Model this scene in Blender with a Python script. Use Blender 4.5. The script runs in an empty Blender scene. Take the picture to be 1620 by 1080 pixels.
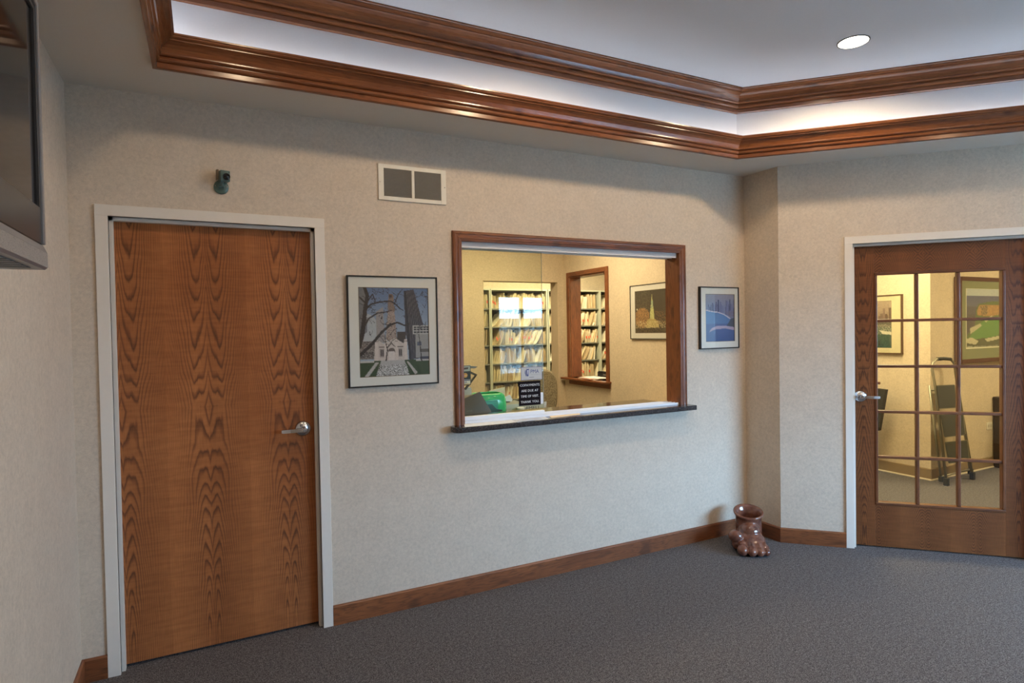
import bpy, bmesh, math, random
import numpy as np
from mathutils import Vector, Matrix
random.seed(7)
C = bpy.context.scene.collection
sc = bpy.context.scene
S = 2 ** -.5

# ------------------------------------------------------------------ camera
yaw, pitch, roll, FPX = 0.4705, -0.0185, -0.0175, 958.46
cy_, sy_ = math.cos(yaw), math.sin(yaw)
f0 = Vector((sy_, cy_, 0)); r0 = Vector((cy_, -sy_, 0)); u0 = Vector((0, 0, 1))
f2 = math.cos(pitch) * f0 + math.sin(pitch) * u0
u2 = math.cos(pitch) * u0 - math.sin(pitch) * f0
r3 = math.cos(roll) * r0 + math.sin(roll) * u2
u3 = math.cos(roll) * u2 - math.sin(roll) * r0
cam = bpy.data.cameras.new('camera'); cam_o = bpy.data.objects.new('camera', cam); C.objects.link(cam_o)
cam.sensor_width = 36; cam.lens = FPX / 1620 * 36; cam.clip_start = .02
mw = Matrix((r3, u3, -f2)).transposed().to_4x4(); mw.translation = (0, -3.3415, 1.5745)
cam_o.matrix_world = mw
sc.camera = cam_o

# ------------------------------------------------------------------ world and lights
w = bpy.data.worlds.new('sky'); sc.world = w; w.use_nodes = True
bg = w.node_tree.nodes['Background']; bg.inputs[0].default_value = (.36, .64, 1, 1); bg.inputs[1].default_value = 53.0
sc.view_settings.view_transform = 'Standard'; sc.view_settings.look = 'None'
sc.view_settings.gamma = 1; sc.view_settings.use_curve_mapping = False
sc.view_settings.exposure = 0.0

def area(name, loc, size, power, col, rot=(0, 0, 0), sy=None, portal=False, spread=None):
    l = bpy.data.lights.new(name, 'AREA'); l.energy = power; l.color = col; l.shape = 'RECTANGLE'
    l.size = size; l.size_y = sy or size
    if spread: l.spread = spread
    if portal: l.cycles.is_portal = True
    o = bpy.data.objects.new(name, l); C.objects.link(o); o.location = loc; o.rotation_euler = rot
    return o
WARM = (1, .80, .50)
area('office_ceiling_lamp', (2.6, 1.45, 2.70), 1.2, 46, WARM, sy=.6)
area('file_room_ceiling_lamp', (4.3, 3.35, 2.70), 1.6, 105, (1, .86, .56), sy=.4)
area('hall_ceiling_lamp', (5.35, .1, 2.70), 1.2, 85, (1, .77, .43), sy=.6)
area('hall_ceiling_lamp', (7.6, -1.6, 2.70), 1.2, 85, (1, .77, .43), sy=.6)
area('rear_window_portal', (5.6, -5.06, 1.5), 3.0, 1, (1, 1, 1), (math.radians(90), 0, 0), 1.3, True)
for x, y in ((3.281, -1.171), (1.62, -1.171), (3.28, -2.75), (1.62, -2.75), (1.62, -4.2), (3.28, -4.2), (4.9, -3.5), (.22, -1.25)):  # the last, unseen one is an added fill warming the upper left wall
    l = bpy.data.lights.new('downlight_and_fill_lamp', 'SPOT'); l.energy = (36 if x > 1 else 13) if y > -2 else 24; l.color = (1, .75, .48); l.spot_size = math.radians(168); l.spot_blend = .35; l.shadow_soft_size = .06
    o = bpy.data.objects.new('downlight_and_fill_lamp', l); C.objects.link(o); o.location = (x, y, 3.12)
# strip lamps lying in the cove behind the lower crown (inset polygon of the tray)
TRAY = [(-.163, -.358), (3.255, -.358), (5.60, -2.703), (5.60, -4.6), (-.163, -4.6)]

# ------------------------------------------------------------------ constants
H = 2.7198; XL = -.531; XR = 3.7123; JD = .3095
ZU = 3.155
XI = 6.443; YI = .143           # outside corner of the hall
YB, YS, YW = 2.62, 4.2, 4.62    # office back wall, shelf fronts, file room wall
RX, RY = 7.4, -5.0
GT = (RX - XR) / S              # length of the angled wall

# ------------------------------------------------------------------ mesh helpers
def bx(bm, lo, hi, mi=0, bev=0):
    vs = [bm.verts.new((x, y, z)) for x in (lo[0], hi[0]) for y in (lo[1], hi[1]) for z in (lo[2], hi[2])]
    fs = [bm.faces.new([vs[i] for i in q]) for q in ((0, 1, 3, 2), (4, 6, 7, 5), (0, 4, 5, 1), (2, 3, 7, 6), (0, 2, 6, 4), (1, 5, 7, 3))]
    for f in fs: f.material_index = mi
    if bev:
        es = list({e for f in fs for e in f.edges})
        r = bmesh.ops.bevel(bm, geom=es, offset=bev, segments=2, profile=.5, affect='EDGES')
        for f in r['faces']: f.material_index = mi
    return vs
def box(lo, hi, bev=0):
    bm = bmesh.new(); bx(bm, lo, hi, 0, bev); return bm
def prism(bm, pts, fn, a, b, mi=0, caps=True):
    """closed polygon pts (2D) extruded between a and b; fn(u, v, w) -> xyz"""
    n = len(pts)
    A = [bm.verts.new(fn(p[0], p[1], a)) for p in pts]; B = [bm.verts.new(fn(p[0], p[1], b)) for p in pts]
    fs = [bm.faces.new((A[i], A[(i + 1) % n], B[(i + 1) % n], B[i])) for i in range(n)]
    if caps: fs += [bm.faces.new(A[::-1]), bm.faces.new(B)]
    for f in fs: f.material_index = mi
    return fs
def tube(bm, pts, r, seg=10, mi=0, caps=True):
    pts = [Vector(p) for p in pts]; n = len(pts); rs = r if isinstance(r, (list, tuple)) else [r] * n
    rings = []; up = None
    for i, p in enumerate(pts):
        d = (pts[min(i + 1, n - 1)] - pts[max(i - 1, 0)]).normalized()
        if up is None: up = Vector((0, 0, 1)) if abs(d.z) < .9 else Vector((1, 0, 0))
        a = d.cross(up).normalized(); b = a.cross(d).normalized(); up = b
        rings.append([bm.verts.new(p + rs[i] * (math.cos(t) * a + math.sin(t) * b)) for t in [2 * math.pi * k / seg for k in range(seg)]])
    for A, B in zip(rings, rings[1:]):
        for k in range(seg):
            f = bm.faces.new((A[k], A[(k + 1) % seg], B[(k + 1) % seg], B[k])); f.smooth = True; f.material_index = mi
    if caps:
        for R in (rings[0][::-1], rings[-1]):
            f = bm.faces.new(R); f.material_index = mi
def lathe(bm, prof, seg=32, origin=(0, 0, 0), axis='z', mi=0, close=False):
    o = Vector(origin); rings = []
    for r, h in prof:
        ring = []
        for k in range(seg):
            t = 2 * math.pi * k / seg; a, b = r * math.cos(t), r * math.sin(t)
            ring.append(bm.verts.new(o + Vector({'z': (a, b, h), 'y': (a, h, b), 'x': (h, a, b)}[axis])))
        rings.append(ring)
    pairs = list(zip(rings, rings[1:])) + ([(rings[-1], rings[0])] if close else [])
    for A, B in pairs:
        for k in range(seg):
            f = bm.faces.new((A[k], A[(k + 1) % seg], B[(k + 1) % seg], B[k])); f.smooth = True; f.material_index = mi
    if not close:
        for R in (rings[0], rings[-1]):
            f = bm.faces.new(R); f.material_index = mi
def grain(me, axis='x', org=(0, 0, 0), co=None):
    """vector attribute 'gc': x along the grain, y/z across"""
    at = me.attributes.new('gc', 'FLOAT_VECTOR', 'POINT')
    o = {'x': (0, 1, 2), 'y': (1, 0, 2), 'z': (2, 0, 1)}[axis]
    for i, v in enumerate(me.vertices):
        c = co[i] if co is not None else v.co
        at.data[i].vector = (c[o[0]] - org[0], c[o[1]] - org[1], c[o[2]] - org[2])
def obj(name, bm, mat, parent=None, world=False, gr=None, org=(0, 0, 0), label=None, fix=True):
    """link bm as one mesh object. world=True: coordinates are world, parent is a root empty"""
    if fix: bmesh.ops.recalc_face_normals(bm, faces=bm.faces)
    me = bpy.data.meshes.new(name); bm.to_mesh(me); bm.free()
    if gr: grain(me, gr, org)
    for m in (mat if isinstance(mat, (list, tuple)) else [mat]): me.materials.append(m)
    o = bpy.data.objects.new(name, me); C.objects.link(o)
    if parent is not None:
        o.parent = parent
        if world: me.transform(wm(parent).inverted())
    if label: o['label'] = label
    return o
def wm(p):
    m = Matrix.Identity(4)
    while p is not None:
        m = Matrix.LocRotScale(p.location, p.rotation_euler, p.scale) @ m; p = p.parent
    return m
def thing(name, label, cat, loc=(0, 0, 0), rotz=0, group=None):
    o = bpy.data.objects.new(name, None); C.objects.link(o); o.empty_display_size = .1
    o.location = loc; o.rotation_euler = (0, 0, rotz); o['label'] = label; o['category'] = cat
    if group: o['group'] = group
    return o
def tag(o, label, cat, group=None):
    o['label'] = label; o['category'] = cat
    if group: o['group'] = group
    return o
def struct(name, bm=None, mat=None, loc=(0, 0, 0), rotz=0, gr=None, label=None, cat=None, org=(0, 0, 0)):
    if bm is None:
        o = bpy.data.objects.new(name, None); C.objects.link(o); o.location = loc; o.rotation_euler = (0, 0, rotz)
    else: o = obj(name, bm, mat, gr=gr, org=org)
    o['kind'] = 'structure'
    if label: o['label'] = label
    if cat: o['category'] = cat
    return o

# ------------------------------------------------------------------ material helpers
def srgb(r, g, b):
    f = lambda c: c / 12.92 if c <= .04045 else ((c + .055) / 1.055) ** 2.4
    return (f(r / 255), f(g / 255), f(b / 255), 1)
class NT:
    def __init__(s, name):
        s.m = bpy.data.materials.new(name); s.m.use_nodes = True; s.t = s.m.node_tree
        s.b = s.t.nodes['Principled BSDF']
    def n(s, ty, **kw):
        nd = s.t.nodes.new(ty)
        for k, v in kw.items(): setattr(nd, k, v)
        return nd
    def lk(s, a, b): s.t.links.new(a, b)
    def put(s, sock, v):
        if hasattr(v, 'links') or isinstance(v, bpy.types.NodeSocket): s.lk(v, sock)
        else: sock.default_value = v
    def M(s, op, *a, clamp=False):
        nd = s.n('ShaderNodeMath', operation=op); nd.use_clamp = clamp
        for i, v in enumerate(a): s.put(nd.inputs[i], v)
        return nd.outputs[0]
    def V(s, op, *a):
        nd = s.n('ShaderNodeVectorMath', operation=op)
        for i, v in enumerate(a): s.put(nd.inputs[i], v)
        return nd.outputs[0]
    def noise(s, vec, scale, detail=3, rough=.5, dist=0):
        nd = s.n('ShaderNodeTexNoise'); s.lk(vec, nd.inputs['Vector'])
        nd.inputs['Scale'].default_value = scale; nd.inputs['Detail'].default_value = detail
        nd.inputs['Roughness'].default_value = rough; nd.inputs['Distortion'].default_value = dist
        return nd.outputs['Fac']
    def ramp(s, fac, stops):
        nd = s.n('ShaderNodeValToRGB'); s.lk(fac, nd.inputs[0]); e = nd.color_ramp.elements
        while len(e) < len(stops): e.new(.5)
        for q, (p, c) in zip(e, stops): q.position = p; q.color = c if len(c) == 4 else (*c, 1)
        return nd.outputs[0]
    def mix(s, fac, a, b, mode='MIX'):
        nd = s.n('ShaderNodeMix', data_type='RGBA', blend_type=mode)
        s.put(nd.inputs[0], fac); s.put(nd.inputs[6], a); s.put(nd.inputs[7], b); return nd.outputs[2]
    def coord(s, kind='Object'): return s.n('ShaderNodeTexCoord').outputs[kind]
    def bump(s, h, strength, dist=.01):
        nd = s.n('ShaderNodeBump'); s.lk(h, nd.inputs['Height']); nd.inputs['Strength'].default_value = strength
        nd.inputs['Distance'].default_value = dist; s.lk(nd.outputs[0], s.b.inputs['Normal'])
    def done(s, col=None, rough=.5, metal=0, spec=None, coat=0):
        if col is not None: s.put(s.b.inputs['Base Color'], col)
        s.put(s.b.inputs['Roughness'], rough); s.b.inputs['Metallic'].default_value = metal
        if spec is not None: s.b.inputs['Specular IOR Level'].default_value = spec
        if coat: s.b.inputs['Coat Weight'].default_value = coat; s.b.inputs['Coat Roughness'].default_value = .15
        return s.m
def plain(name, col, rough=.5, metal=0, var=.06, sc_=30, bump=0, spec=None):
    t = NT(name); v = t.coord(); nz = t.noise(v, sc_, 3)
    c = t.mix(nz, tuple(x * (1 - var) for x in col[:3]) + (1,), tuple(min(1, x * (1 + var)) for x in col[:3]) + (1,))
    if bump: t.bump(nz, bump, .002)
    return t.done(c, rough, metal, spec)

def wallpaper(name, c, warm=None):
    t = NT(name); v = t.coord()
    a = t.noise(v, 55, 4, .65, .6); b = t.noise(v, 9, 3, .6); d = t.noise(v, 220, 2, .5)
    k = t.M('ADD', t.M('MULTIPLY', a, .55), t.M('ADD', t.M('MULTIPLY', b, .2), t.M('MULTIPLY', d, .25)))
    dk = tuple(x * .80 for x in c[:3]) + (1,); lt = tuple(min(1, x * 1.18) for x in c[:3]) + (1,)
    col = t.ramp(k, [(.3, dk), (.5, c), (.7, lt)]); t.bump(k, .12, .003)
    return t.done(col, .75, 0, .25)
MW = wallpaper('wallpaper_beige', (.62, .53, .43, 1))
MWO = wallpaper('wallpaper_cream', (.66, .56, .40, 1))
MCE = plain('ceiling_paint', (.68, .63, .56, 1), .85, 0, .03, 120, .1, .2)
MWH = plain('tray_paint', (.74, .73, .74, 1), .8, 0, .03, 120, .08, .2)
MFR = plain('frame_paint_white', (.76, .71, .64, 1), .45, 0, .03, 40, .03)
def carpet(name, a, b, c):
    t = NT(name); v = t.coord()
    n1 = t.noise(v, 190, 3, .7, .5); n2 = t.noise(v, 60, 2, .6); n3 = t.noise(v, 420, 2)
    k = t.M('ADD', t.M('MULTIPLY', n1, .6), t.M('ADD', t.M('MULTIPLY', n2, .15), t.M('MULTIPLY', n3, .25)))
    col = t.ramp(k, [(.42, a), (.5, b), (.58, c)]); t.bump(k, .7, .006)
    return t.done(col, .95, 0, .1)
MCA = carpet('carpet_charcoal', (.046, .042, .043), (.122, .114, .116), (.25, .235, .24))
def veneer(name, pitch_, x0, zc, dark=1.0, u_hi=.05, u_lo=.022, N=118, slope=.09):
    """book-matched oak veneer with cathedral figure; gc = (height, across, depth)"""
    t = NT(name); at = t.n('ShaderNodeAttribute', attribute_name='gc').outputs['Vector']
    sp = t.n('ShaderNodeSeparateXYZ'); t.lk(at, sp.inputs[0]); z, x = sp.outputs[0], sp.outputs[1]
    u = t.M('PINGPONG', t.M('SUBTRACT', x, x0), pitch_)
    cid = t.M('FLOOR', t.M('DIVIDE', t.M('SUBTRACT', x, x0), pitch_))
    cb = t.n('ShaderNodeCombineXYZ'); t.lk(z, cb.inputs[0]); t.lk(u, cb.inputs[1]); uv = cb.outputs[0]
    lo = t.noise(t.V('MULTIPLY', uv, (1.6, 9, 1)), 1.0, 2, .5); md = t.noise(t.V('MULTIPLY', uv, (7, 42, 1)), 1.0, 3, .6)
    up = t.M('SMOOTH_MIN', t.M('SUBTRACT', z, zc), 10, .1)
    isup = t.M('MULTIPLY_ADD', t.M('SUBTRACT', z, zc), 3.0, .5, clamp=True)
    uc = t.M('MULTIPLY_ADD', isup, u_hi - u_lo, u_lo)
    d = t.M('SUBTRACT', .105, t.M('MULTIPLY', t.M('ABSOLUTE', t.M('SUBTRACT', z, zc)), slope))
    du = t.M('SUBTRACT', u, uc)
    f = t.M('SQRT', t.M('ADD', t.M('MULTIPLY', du, du), t.M('MULTIPLY', d, d)))
    f = t.M('ADD', f, t.M('ADD', t.M('MULTIPLY', lo, .05), t.M('MULTIPLY', md, .0055)))
    ring = t.M('FRACT', t.M('MULTIPLY', f, N))
    line = t.ramp(ring, [(0, (.25, .25, .25)), (.12, (0, 0, 0)), (.55, (.10, .10, .10)), (.88, (1, 1, 1)), (1, (.4, .4, .4))])
    # only the cathedral zone has bold lines, quarter-like zones stay fine
    near = t.M('SUBTRACT', 1.0, t.M('MULTIPLY', t.M('ABSOLUTE', du), 7.5), clamp=True)
    near = t.M('MULTIPLY_ADD', near, .75, .2)
    pores = t.noise(t.V('MULTIPLY', at, (12, 900, 1)), 1.0, 3, .6)
    pores = t.ramp(pores, [(.42, (0, 0, 0)), (.66, (1, 1, 1))])
    fig = t.noise(t.V('MULTIPLY', at, (60, 7, 1)), 1.0, 2, .5, .4)
    big = t.noise(t.V('MULTIPLY', at, (1.3, 3.5, 1)), 1.0, 2)
    seam = t.M('MULTIPLY_ADD', t.M('MODULO', t.M('ADD', cid, 20), 2), .10, .95)
    base = t.ramp(big, [(.3, (.37 * dark, .125 * dark, .040 * dark)), (.7, (.50 * dark, .185 * dark, .062 * dark))])
    drk = (.115 * dark, .042 * dark, .021 * dark, 1)
    c = t.mix(t.M('MULTIPLY', pores, .34), base, drk)
    c = t.mix(t.M('MULTIPLY', line, near), c, drk)
    c = t.mix(.35, c, t.ramp(fig, [(.35, (.55, .52, .50)), (.65, (1, 1, 1))]), 'MULTIPLY')
    sc2 = t.n('ShaderNodeVectorMath', operation='SCALE'); t.lk(c, sc2.inputs[0]); t.lk(seam, sc2.inputs['Scale'])
    return t.done(sc2.outputs[0], .36, 0, .32)
MDO = veneer('oak_veneer_flush', .185, -.355, 1.22)
MDG = veneer('oak_veneer_stile', .5, -.5 + .075, 1.25, .50, .5, .5, 170, .07)
def oak(name, dark=1.0, rough=.3, fig=.55):
    t = NT(name); at = t.n('ShaderNodeAttribute', attribute_name='gc').outputs['Vector']
    wv = t.noise(t.V('MULTIPLY', at, (2.2, 22, 22)), 1.0, 3, .55, .5)
    ring = t.M('FRACT', t.M('MULTIPLY', wv, 9))
    line = t.ramp(ring, [(0, (.5, .5, .5)), (.2, (0, 0, 0)), (.7, (.2, .2, .2)), (.93, (1, 1, 1)), (1, (.5, .5, .5))])
    pores = t.ramp(t.noise(t.V('MULTIPLY', at, (14, 620, 620)), 1.0, 2), [(.4, (0, 0, 0)), (.65, (1, 1, 1))])
    big = t.noise(t.V('MULTIPLY', at, (1.5, 6, 6)), 1.0, 2)
    knots = t.ramp(t.noise(t.V('MULTIPLY', at, (6, 14, 14)), 1.0, 1), [(.64, (0, 0, 0)), (.74, (1, 1, 1))])
    base = t.ramp(big, [(.3, (.22 * dark, .072 * dark, .026 * dark)), (.7, (.37 * dark, .130 * dark, .045 * dark))])
    drk = (.062 * dark, .024 * dark, .013 * dark, 1)
    c = t.mix(t.M('MULTIPLY', line, fig), base, drk); c = t.mix(t.M('MULTIPLY', pores, .35), c, drk)
    c = t.mix(t.M('MULTIPLY', knots, .6), c, drk)
    return t.done(c, rough, 0, .45, coat=.15)
MOT = oak('oak_trim', .85, .34); MOC = oak('oak_crown', .92, .24, .32); MOB = oak('oak_base', .85, .4); MOW = oak('oak_jamb', .95, .35)
MMU = oak('oak_muntin', .58, .35)
def glass(name, tint, ior=1.5, rough=0.0):
    t = NT(name); t.t.nodes.remove(t.b)
    tr = t.n('ShaderNodeBsdfTransparent'); tr.inputs[0].default_value = tint
    gl = t.n('ShaderNodeBsdfGlossy'); gl.inputs['Roughness'].default_value = rough
    fr = t.n('ShaderNodeFresnel'); geo = t.n('ShaderNodeNewGeometry')   # same reflectance on both faces of the thin pane
    t.lk(t.M('MULTIPLY_ADD', geo.outputs['Backfacing'], 1 / ior - ior, ior), fr.inputs[0])
    mx = t.n('ShaderNodeMixShader'); t.lk(fr.outputs[0], mx.inputs[0]); t.lk(tr.outputs[0], mx.inputs[1]); t.lk(gl.outputs[0], mx.inputs[2])
    t.lk(mx.outputs[0], t.t.nodes['Material Output'].inputs[0]); return t.m
MGL = glass('clear_glass', (.955, .975, .955, 1)); MGO = glass('window_glass', (.97, .98, .98, 1))
MBK = plain('black_satin', (.012, .012, .013, 1), .35)
MCR = plain('satin_chrome', (.62, .63, .66, 1), .22, 1, .03)
MMT = plain('mat_board_cream', (.74, .71, .64, 1), .8, 0, .03, 80)
MPL = plain('white_plastic', (.78, .80, .84, 1), .35, 0, .02)
MMA = [plain('manila_%s' % k, c, .7, 0, .08, 60) for k, c in (('a', (.74, .64, .42, 1)), ('b', (.80, .72, .50, 1)), ('c', (.80, .74, .56, 1)), ('d', (.60, .47, .27, 1)))]
MPA = plain('paper_white', (.82, .80, .74, 1), .8, 0, .04, 200)
MRD = plain('tab_red', (.62, .07, .03, 1), .6)
MSH = plain('shelf_steel_green_grey', (.40, .41, .31, 1), .4, 0, .04)
def counter_mat():
    t = NT('laminate_speckled_charcoal'); v = t.coord()
    vo = t.n('ShaderNodeTexVoronoi'); t.lk(v, vo.inputs['Vector']); vo.inputs['Scale'].default_value = 420
    sp = t.n('ShaderNodeSeparateColor'); t.lk(vo.outputs['Color'], sp.inputs[0])
    c = t.ramp(sp.outputs[0], [(0, (.012, .011, .012)), (.55, (.030, .027, .028)), (.8, (.05, .042, .042)), (.97, (.13, .11, .11))])
    return t.done(c, .14, 0, .6)
MCT = counter_mat()
def vcol(name, rough=.6):
    t = NT(name); a = t.n('ShaderNodeVertexColor', layer_name='ink'); return t.done(a.outputs[0], rough, 0, .3)
MPR = vcol('printed_picture', .35)

# ------------------------------------------------------------------ small raster painter for flat prints
class Pic:
    def __init__(s, nx, ny, col):
        s.nx, s.ny = nx, ny; s.a = np.zeros((ny, nx, 3)); s.a[:] = col
        s.Y, s.X = np.mgrid[0:ny, 0:nx]; s.X = (s.X + .5) / nx; s.Y = (s.Y + .5) / ny   # y from top
        s.rng = np.random.RandomState(3)
    def put(s, m, c, al=1.0):
        s.a[m] = s.a[m] * (1 - al) + np.array(c) * al
    def grad(s, m, c0, c1, y0, y1):
        k = np.clip((s.Y - y0) / (y1 - y0), 0, 1)[..., None]; g = np.array(c0) * (1 - k) + np.array(c1) * k; s.a[m] = g[m]
    def rect(s, x0, y0, x1, y1, c, al=1.0): s.put((s.X >= x0) & (s.X < x1) & (s.Y >= y0) & (s.Y < y1), c, al)
    def poly(s, P):
        m = np.zeros(s.X.shape, bool); n = len(P)
        for i in range(n):
            x1, y1 = P[i]; x2, y2 = P[(i + 1) % n]
            if y1 == y2: continue
            cr = (s.Y > min(y1, y2)) & (s.Y <= max(y1, y2)) & (s.X < (x2 - x1) * (s.Y - y1) / (y2 - y1) + x1); m ^= cr
        return m
    def line(s, P, w0, w1, c):
        n = len(P) - 1
        for i in range(n):
            (x1, y1), (x2, y2) = P[i], P[i + 1]; dx, dy = x2 - x1, y2 - y1; L = dx * dx + dy * dy + 1e-9
            t = np.clip(((s.X - x1) * dx + (s.Y - y1) * dy) / L, 0, 1)
            d = np.hypot(s.X - x1 - t * dx, (s.Y - y1 - t * dy) * s.ny / s.nx)
            w = w0 + (w1 - w0) * (i + t) / n
            s.put(d < w, c)
    def speck(s, m, p, c, al=.8):
        q = m & (s.rng.rand(s.ny, s.nx) < p); s.put(q, c, al)
    def fuzz(s, k): s.a = np.clip(s.a * (1 + k * (s.rng.rand(s.ny, s.nx, 1) - .5)), 0, 255)
    def mesh(s, name, fn):
        """fn(u, v) -> xyz with v from the bottom"""
        nx, ny = s.nx, s.ny; V = [fn(i / (nx - 1), 1 - j / (ny - 1)) for j in range(ny) for i in range(nx)]
        F = [(j * nx + i, (j + 1) * nx + i, (j + 1) * nx + i + 1, j * nx + i + 1) for j in range(ny - 1) for i in range(nx - 1)]
        me = bpy.data.meshes.new(name); me.from_pydata(V, [], F)
        ca = me.color_attributes.new('ink', 'FLOAT_COLOR', 'POINT')
        c = s.a / 255; c = np.where(c <= .04045, c / 12.92, ((c + .055) / 1.055) ** 2.4).reshape(-1, 3)
        ca.data.foreach_set('color', np.concatenate([c, np.ones((len(c), 1))], 1).astype(np.float32).ravel())
        me.materials.append(MPR); return me

# ================================================================== SETTING
def slab(bm, fn, u0_, u1_, z0, z1, holes, th, mi=0):
    """wall slab in local (u, depth, z) with rectangular holes [(ua, ub, za, zb)]"""
    us = sorted({u0_, u1_, *[h[0] for h in holes], *[h[1] for h in holes]})
    for a, b in zip(us, us[1:]):
        cuts = sorted([(h[2], h[3]) for h in holes if h[0] <= a + 1e-6 and h[1] >= b - 1e-6]); z = z0
        for za, zb in cuts + [(z1, z1)]:
            if za > z + 1e-6:
                prism(bm, [(a, z), (b, z), (b, za), (a, za)], lambda u, v, w: fn(u, w, v), 0, th, mi)
            z = zb
    return bm
ident = lambda u, d, z: (u, d, z)
# floor (one carpet through lobby, office and hall)
bm = bmesh.new(); bx(bm, (-.8, -5.3, -.12), (9.8, 4.9, 0)); struct('floor', bm, MCA, label='dark grey speckled loop carpet')
# walls
bm = slab(bmesh.new(), ident, XL, XR, 0, H, [(-.381, .535, 0, 2.134), (1.365, 3.056, .985, 2.115)], .139)
for f in bm.faces:
    pass
WB = struct('wall_back', bm, MW, label='beige mottled wallpapered wall with the service window')
struct('wall_left', box((XL - .12, RY - .1, 0), (XL, YW + .1, H)), MW)
# office-side wall, flush with the little return in the lobby
PW = (1.80, 2.49, 1.03, 2.165)    # pass-through opening y0, y1, z0, z1
bm = slab(bmesh.new(), lambda u, d, z: (XR + d, u, z), .139, YB, 0, H, [PW], .14)
struct('wall_office_side', bm, MWO)
G = lambda t, d, z: (XR + S * t + S * d, -JD - S * t + S * d, z)
bm = bmesh.new(); prism(bm, [(XR, .139), (XR, -JD), G(.14, .14, 0)[:2], (XR + .14, .139)], lambda u, v, w: (u, v, w), 0, H)
struct('wall_return', bm, MW, label='narrow beige wall return in the corner beside the service window')
GD = (.474, 1.527)
bm = slab(bmesh.new(), G, 0, GT, 0, H, [(GD[0], GD[1], 0, 2.134)], .13)
struct('wall_angled', bm, MW, label='angled beige wall holding the glazed door')
struct('wall_right', box((RX, RY - .1, 0), (RX + .12, -JD - (RX - XR) + .02, H)), MW)
RW = (4.09, 7.06, .86, 2.13)
bm = slab(bmesh.new(), lambda u, d, z: (u, RY - d, z), XL - .1, RX + .12, 0, H, [RW], .16); struct('wall_rear', bm, MW)
DW = (2.691, 3.635, 0, 2.122)
bm = slab(bmesh.new(), lambda u, d, z: (u, YB + d, z), XL, XR + .14, 0, H, [DW], .15); struct('wall_office_back', bm, MWO)
struct('wall_file_room', box((XL, YW, 0), (9.7, YW + .12, H)), MWO)
bm = bmesh.new(); bx(bm, (XI, YI, 0), (9.7, YW, H)); struct('wall_hall', bm, MWO, label='cream outside corner of the hall behind the glazed door')
struct('wall_hall_closure_end', box((9.6, -4.2, 0), (9.72, YI, H)), MWO)  # unseen, added to close the hall end against light leaks
struct('wall_hall_closure_front', box((RX + .12, -4.3, 0), (9.72, -4.18, H)), MWO)  # unseen, added to stop light leaking in at the hall front
# ceilings: soffit ring with the tray opening, tray walls, upper ceiling
bm = bmesh.new()
outer = [(XL - .1, .1), (XR + .1, .1), (XR + .1, -JD), (RX + .1, -JD - (RX - XR) - .1), (RX + .1, RY - .1), (XL - .1, RY - .1)]
def ring_face(z0, z1, inner, outer_):
    def tri(z):
        es = []
        for L in (inner, outer_):
            vs = [bm.verts.new((x, y, z)) for x, y in L]
            es += [bm.edges.new((vs[i], vs[(i + 1) % len(vs)])) for i in range(len(vs))]
        bmesh.ops.triangle_fill(bm, edges=es, use_beauty=True)
    tri(z0)
ring_face(H, H, TRAY, outer)
for f in bm.faces: f.material_index = 0
n = len(TRAY)
for i in range(n):
    a, b = TRAY[i], TRAY[(i + 1) % n]
    vs = [bm.verts.new(p) for p in ((*a, H), (*b, H), (*b, ZU), (*a, ZU))]; bm.faces.new(vs).material_index = 1
f = bm.faces.new([bm.verts.new((x, y, ZU)) for x, y in TRAY]); f.material_index = 1
# roof slab behind everything keeps the daylight out
struct('ceiling', bm, [MCE, MWH], label='ceiling with a recessed tray')
struct('ceiling_office', box((XL - .1, .1, H), (9.72, YW + .1, H + .1)), MCE)
bm = bmesh.new(); prism(bm, [(XR + .11, .1), (XR + .11, -JD - .0), (RX + .11, -JD - (RX - XR)), (RX + .11, -4.3), (9.72, -4.3), (9.72, .1)], lambda u, v, w: (u, v, w), H, H + .1)
struct('ceiling_hall', bm, MCE)
struct('ceiling_roof', box((XL - .2, RY - .3, ZU + .05), (9.8, YW + .2, ZU + .15)), MCE)

# baseboards
BBH = .1065
def board(name, a, b, inward, mat=MOB, h=BBH, t=.013, label=None):
    """board from plan point a to b, thickness towards inward normal"""
    a, b = Vector(a), Vector(b); d = (b - a); L = d.length; d /= L; nn = Vector(inward)
    bm = bmesh.new(); prof = [(0, 0), (t, 0), (t, h - .008), (t - .003, h - .003), (t - .007, h), (0, h)]
    prism(bm, prof, lambda u, v, w: (a.x + d.x * w + nn.x * u, a.y + d.y * w + nn.y * u, v), 0, L)
    bmesh.ops.recalc_face_normals(bm, faces=bm.faces)
    me = bpy.data.meshes.new(name); bm.to_mesh(me); bm.free()
    co = [((Vector(v.co[:2]) - a).dot(d), (Vector(v.co[:2]) - a).dot(nn), v.co.z) for v in me.vertices]
    grain(me, 'x', co=co, org=(random.random() * -3, 0, 0)); me.materials.append(mat)
    o = bpy.data.objects.new(name, me); C.objects.link(o); o['kind'] = 'structure'
    if label: o['label'] = label
    return o
board('baseboard_back', (.5865, 0), (XR, 0), (0, -1))
board('baseboard_back', (XL, 0), (-.432, 0), (0, -1))
board('baseboard_left', (XL, 0), (XL, RY), (1, 0))
board('baseboard_return', (XR, 0), (XR, -JD - .005), (-1, 0))
board('baseboard_angled', G(-.005, 0, 0)[:2], G(.423, 0, 0)[:2], (-S, -S))
board('baseboard_angled', G(1.578, 0, 0)[:2], G(GT, 0, 0)[:2], (-S, -S))
board('baseboard_right', (RX, -JD - (RX - XR)), (RX, RY), (-1, 0))
board('baseboard_rear', (RX, RY), (XL, RY), (0, 1))
MRB = plain('tan_rubber_base', (.30, .22, .12, 1), .5); MEDG = plain('pale_base_edge', (.62, .55, .42, 1), .5)
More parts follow.
